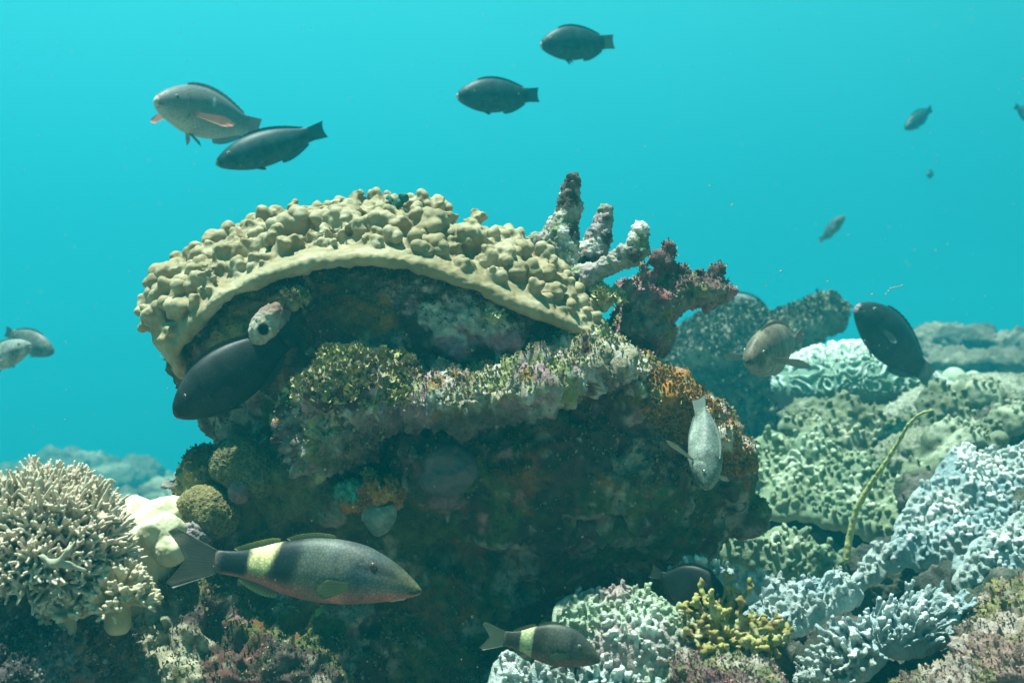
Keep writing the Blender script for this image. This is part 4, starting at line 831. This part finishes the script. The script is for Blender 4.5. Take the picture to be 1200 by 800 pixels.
        # eye: ring and pupil
        se, ze, re = S['eye']; ze = ze*deep if shape != 'goat' else ze; hzv = np.interp(se, s, hz); czv = np.interp(se, s, cz); sn = (ze-czv)/hzv; yy = wz(se)*abs(math.cos(math.asin(np.clip(sn, -1, 1))))**1.1
        def uvs(cx, cy, cz_, r, flat, col):
            a_ = np.linspace(0, math.pi, 9); b_ = np.linspace(0, 2*math.pi, 16, endpoint=False); A_, B_ = np.meshgrid(a_, b_, indexing='ij')
            Vv = np.stack([cx+r*np.sin(A_)*np.cos(B_), cy+r*flat*np.cos(A_), cz_+r*np.sin(A_)*np.sin(B_)], -1).reshape(-1, 3); i_ = np.arange(144).reshape(9, 16); j_ = np.roll(i_, -1, 1)
            return Vv, np.stack([i_[:-1], j_[:-1], j_[1:], i_[1:]], -1).reshape(-1, 4)[:, ::1], np.tile(col, (144, 1))
        eo = part('eye', uvs(0.5-se, sgn*(yy-re*0.08), ze, re, 0.5, eye_ring), M_eye)
        part('pupil', uvs(0.5-se, sgn*(yy+re*0.24), ze, re*0.58, 0.5, eyecol), M_eye, eo)
    return rt

def plain(c, belly=None, back=None, spots=0.0):
    def f(s, h, p):
        C = np.tile(np.array(c, np.float32), (len(s), 1))
        if back is not None: C = mixc(C, back, sstep(0.1, 0.8, h))
        if belly is not None: C = mixc(C, belly, sstep(0.0, 0.8, -h))
        v = fbm(p, 90, 3, 7); v2 = fbm(p, 26, 2, 9); C = C*(1+0.45*v+0.25*v2)[:, None]
        return C
    return f
def redgrey(s, h, p):
    C = np.tile(np.array((0.20, 0.20, 0.18), np.float32), (len(s), 1)); C = mixc(C, (0.42, 0.42, 0.36), sstep(-0.1, 0.9, -h)); C = mixc(C, (0.45, 0.24, 0.20), sstep(0.06, 0.0, s)*0.9)
    C = mixc(C, (0.10, 0.11, 0.11), sstep(0.2, 0.7, h)*0.6); C = mixc(C, (0.75, 0.8, 0.75), np.exp(-((s-0.42-0.05*h)/0.010)**2)*(np.abs(h-0.45) < 0.22)*0.8); return C
def goatcol(s, h, p):
    s0_ = s; s = s + 0.010*fbm(p, 45, 3, 21)
    C = np.tile(np.array((0.14, 0.135, 0.105), np.float32), (len(s), 1))
    C = mixc(C, (0.035, 0.065, 0.075), sstep(-0.2, 0.4, fbm(p, 16, 3, 11)+0.5*h)*0.75); C = mixc(C, (0.16, 0.15, 0.05), sstep(0.16, 0.02, s)*sstep(-0.3, 0.5, h)*0.6)
    C = mixc(C, (0.02, 0.025, 0.022), sstep(0.44, 0.54, s)*0.8)
    C = mixc(C, (0.16, 0.16, 0.13), np.exp(-((s-0.36)/0.07)**2)*0.5)
    C = mixc(C, (0.42, 0.15, 0.12), sstep(0.25, 0.7, -h)*(1-sstep(0.74, 0.8, s))*0.9)                          # rosy belly
    C = mixc(C, (0.03, 0.06, 0.10), np.exp(-((s-0.22)/0.06)**2-((h-0.0)/0.5)**2)*0.8)
    C = mixc(C, (0.010, 0.016, 0.018), sstep(0.44, 0.49, s+0.02*h)*(1-sstep(0.545, 0.56, s+0.02*h))*sstep(-0.75, -0.1, h))      # dark bar
    C = mixc(C, (0.08, 0.10, 0.07), np.exp(-((s-0.40)/0.05)**2)*0.5)
    C = mixc(C, (0.82, 0.72, 0.34), sstep(0.56, 0.59, s+0.04*h)*(1-sstep(0.640, 0.66, s-0.01*h))*sstep(-0.65, 0.15, h))    # cream saddle
    C = mixc(C, (0.010, 0.018, 0.020), sstep(0.65, 0.67, s)*(1-sstep(0.755, 0.785, s))*sstep(-0.95, -0.55, h))                # dark peduncle
    C = mixc(C, (0.20, 0.15, 0.13), sstep(0.765, 0.79, s))
    C = mixc(C, (0.01, 0.01, 0.015), np.exp(-((h-(0.42-0.9*(s-0.17)))/0.16)**2)*sstep(0.05, 0.11, s)*(1-sstep(0.2, 0.26, s))*0.8)
    v = fbm(p, 45, 3, 3); return C*(1+0.3*v)[:, None]
def smallgoat(s, h, p):
    C = goatcol(s, h, p); k = ((s < 0.555) | (s > 0.66)).astype(float); C = mixc(C, (0.045, 0.040, 0.028), k*0.7); k2 = 1-k; return mixc(C, (0.34, 0.40, 0.22), k2*0.75)

G1 = 'fish swimming in open water above the reef'
fish('grey parrotfish with pinkish fins and a white stripe on its back, highest at left', (181, 118, 2.45), (306, 150, 2.62), 'parrot', redgrey, (0.28, 0.20, 0.18), G1, deep=1.10, wide=1.25, roll=-8, pect=1.35, plen=2.4, spread=0.05, lips=(0.6, 0.5, 0.42), name='parrotfish', pectcol=(0.60, 0.24, 0.17), bendv=-0.02, tailcol=(0.36, 0.20, 0.17))
DKF = (0.018, 0.05, 0.055)
fish('dark parrotfish swimming left just below the pink finned one', (253, 192, 2.5), (382, 153, 2.55), 'parrot', plain((0.022, 0.060, 0.062), (0.03, 0.07, 0.06), (0.015, 0.04, 0.045)), DKF, G1, deep=0.92, lips=(0.25, 0.25, 0.2), name='parrotfish', bendv=0.02)
fish('dark oval parrotfish with a pale mouth above the middle of the leather coral', (535, 113, 2.7), (632, 112, 2.74), 'parrot', plain((0.020, 0.055, 0.058), None, (0.015, 0.04, 0.045)), DKF, G1, deep=1.20, lips=(0.5, 0.5, 0.42), name='parrotfish', bendv=0.01)
fish('dark parrotfish with a paler tail, topmost fish in open water', (633, 53, 2.8), (720, 49, 2.85), 'parrot', plain((0.022, 0.058, 0.060), None, (0.015, 0.04, 0.045)), DKF, G1, deep=1.25, lips=(0.6, 0.55, 0.45), name='parrotfish', tailcol=(0.16, 0.14, 0.09), spread=0.02)
fish('small faint fish pointing down left, high in the water at right', (1061, 151, 4.6), (1092, 127, 4.7), 'parrot', plain(DKF), DKF, 'small far fish at right', deep=0.85, name='small_fish')
fish('tiny dark fish seen from behind in open water at right', (1087, 205, 6.3), (1094, 203, 6.38), 'parrot', plain(DKF), DKF, 'small far fish at right', deep=1.3, wide=1.3, name='small_fish')
fish('small pale fish pointing up right, close above the reef at right', (990, 253, 4.6), (960, 283, 4.7), 'parrot', plain((0.12, 0.13, 0.11)), (0.12, 0.13, 0.11), 'small far fish at right', deep=0.95, name='small_fish')
fish('small dark fish cut by the right edge of the view', (1222, 146, 4.2), (1189, 124, 4.3), 'parrot', plain(DKF), DKF, 'small far fish at right', deep=0.95, name='small_fish')
G2 = 'fish among the corals'
fish('tall rounded pale fish half hidden behind the coral pillar', (905, 392, 3.75), (828, 342, 3.8), 'surgeon', plain((0.24, 0.26, 0.20), None, (0.14, 0.16, 0.14)), (0.05, 0.07, 0.07), G2, deep=1.15, name='surgeonfish')
fish('pale olive fish with pink edged fins facing left in front of the coral pillar', (874, 424, 1.95), (941, 393, 2.13), 'surgeon', plain((0.17, 0.17, 0.12), (0.26, 0.25, 0.2), (0.16, 0.13, 0.09)), (0.30, 0.17, 0.14), G2, deep=0.85, wide=1.3, pect=1.3, plen=1.8, name='surgeonfish', pectcol=(0.45, 0.35, 0.3), tailcol=(0.32, 0.18, 0.15), tipcol=(0.42, 0.22, 0.18), roll=-5, pelv=False)
fish('dark speckled fish rising nose up over the wrinkled coral', (1003, 359, 2.55), (1092, 444, 2.62), 'parrot', plain((0.020, 0.030, 0.032)), (0.03, 0.05, 0.05), G2, deep=1.25, lips=(0.35, 0.22, 0.22), name='parrotfish', roll=0, tailcol=(0.10, 0.14, 0.12))
fish('pale grey fish diving head down at the right shoulder of the boulder', (828, 573, 1.35), (824, 468, 1.43), 'parrot', plain((0.20, 0.23, 0.19), (0.26, 0.28, 0.24), (0.13, 0.16, 0.14)), (0.17, 0.2, 0.18), G2, deep=1.0, wide=1.7, roll=-50, pect=1.35, plen=2.2, bend=-0.10, name='parrotfish', pectcol=(0.3, 0.32, 0.28))
fish('dark round fish behind the yellow seaweed', (853, 708, 1.38), (762, 668, 1.42), 'surgeon', plain((0.008, 0.014, 0.014)), (0.01, 0.014, 0.014), G2, deep=1.2, name='surgeonfish', tailcol=(0.05, 0.06, 0.05))
fish('large goatfish with rosy belly and cream saddle before the tail, facing right', (494, 680, 1.35), (190, 656, 1.38), 'goat', goatcol, (0.08, 0.09, 0.06), 'goatfish near the bottom', deep=0.90, bendv=0.02, barbels=True, name='goatfish', plen=0.8, spread=0.015, tailcol=(0.17, 0.14, 0.12), tipcol=(0.42, 0.44, 0.10), pectcol=(0.20, 0.19, 0.08), pect=0.22, eyecol=(0.01, 0.01, 0.01), eye_ring=(0.10, 0.05, 0.04))
fish('small dark goatfish with pale green saddle above the white finger corals', (704, 766, 1.32), (561, 742, 1.34), 'goat', smallgoat, (0.10, 0.11, 0.06), 'goatfish near the bottom', deep=1.25, bendv=-0.02, name='goatfish', tailcol=(0.20, 0.20, 0.13), barbels=False)
fish('pale fish with pointed snout cut by the left edge', (37, 404, 2.6), (-34, 432, 2.65), 'parrot', plain((0.30, 0.32, 0.28), (0.36, 0.38, 0.33), (0.2, 0.23, 0.2)), (0.2, 0.22, 0.2), G1, deep=0.95, name='wrasse')
fish('grey fish with banded tail behind the pale one at the left edge', (63, 413, 3.1), (6, 388, 3.15), 'parrot', plain((0.13, 0.14, 0.12)), (0.08, 0.09, 0.09), G1, deep=1.1, name='wrasse')
fish('big black parrotfish resting head down in the shade under the leather coral', (204, 486, 1.46), (350, 385, 1.52), 'parrot', plain((0.018, 0.022, 0.022)), (0.03, 0.032, 0.03), G2, deep=1.22, wide=0.9, name='parrotfish', lips=(0.10, 0.03, 0.03), eye_ring=(0.03, 0.03, 0.03), tailcol=(0.012, 0.013, 0.014), pectcol=(0.02, 0.02, 0.02))

# ------------------------------------------------------------------ drifting specks
rg = np.random.default_rng(77); VV = []; QQ = []
octa = np.array([[1, 0, 0], [-1, 0, 0], [0, 1, 0], [0, -1, 0], [0, 0, 1], [0, 0, -1]]); oq = np.array([[0, 2, 4, 4], [2, 1, 4, 4], [1, 3, 4, 4], [3, 0, 4, 4], [2, 0, 5, 5], [1, 2, 5, 5], [3, 1, 5, 5], [0, 3, 5, 5]])[:, :3]
def speck(p, sz, st=(1, 1, 1)):
    k = len(VV)*6; VV.append(p+octa*sz*np.array(st)*rg.uniform(0.6, 1.3, (6, 1))); QQ.append(oq+k)
for i in range(1500):
    D = rg.uniform(0.55, 2.4)**1.0; speck(P(rg.uniform(-40, 1240), rg.uniform(-20, 820), D), 0.0009*rg.uniform(0.3, 1.0)**1.5*(D/1.3)**0.7)
for (a, b, s_) in [(1022, 345, 2), (970, 330, 1.6), (915, 318, 2.2), (832, 218, 2), (858, 240, 1.8), (756, 172, 1.5), (898, 335, 1.7)]:
    speck(P(a, b, 1.2), 0.0011*s_/1.5, (1.4, 1, 0.7))
for k in range(7): speck(P(1038+k*3.2, 342-abs(k-2)*(-1.2)-k*2.0, 1.2), 0.0013, (1.6, 0.6, 0.8))
V = np.concatenate(VV); Q = np.concatenate(QQ)
tag(solid('marine_snow', V, Q, np.tile([0.32, 0.34, 0.28], (len(V), 1)), M_snow, origin=(0, 1, 1)), 'pale specks drifting all through the water', 'specks', kind='stuff')
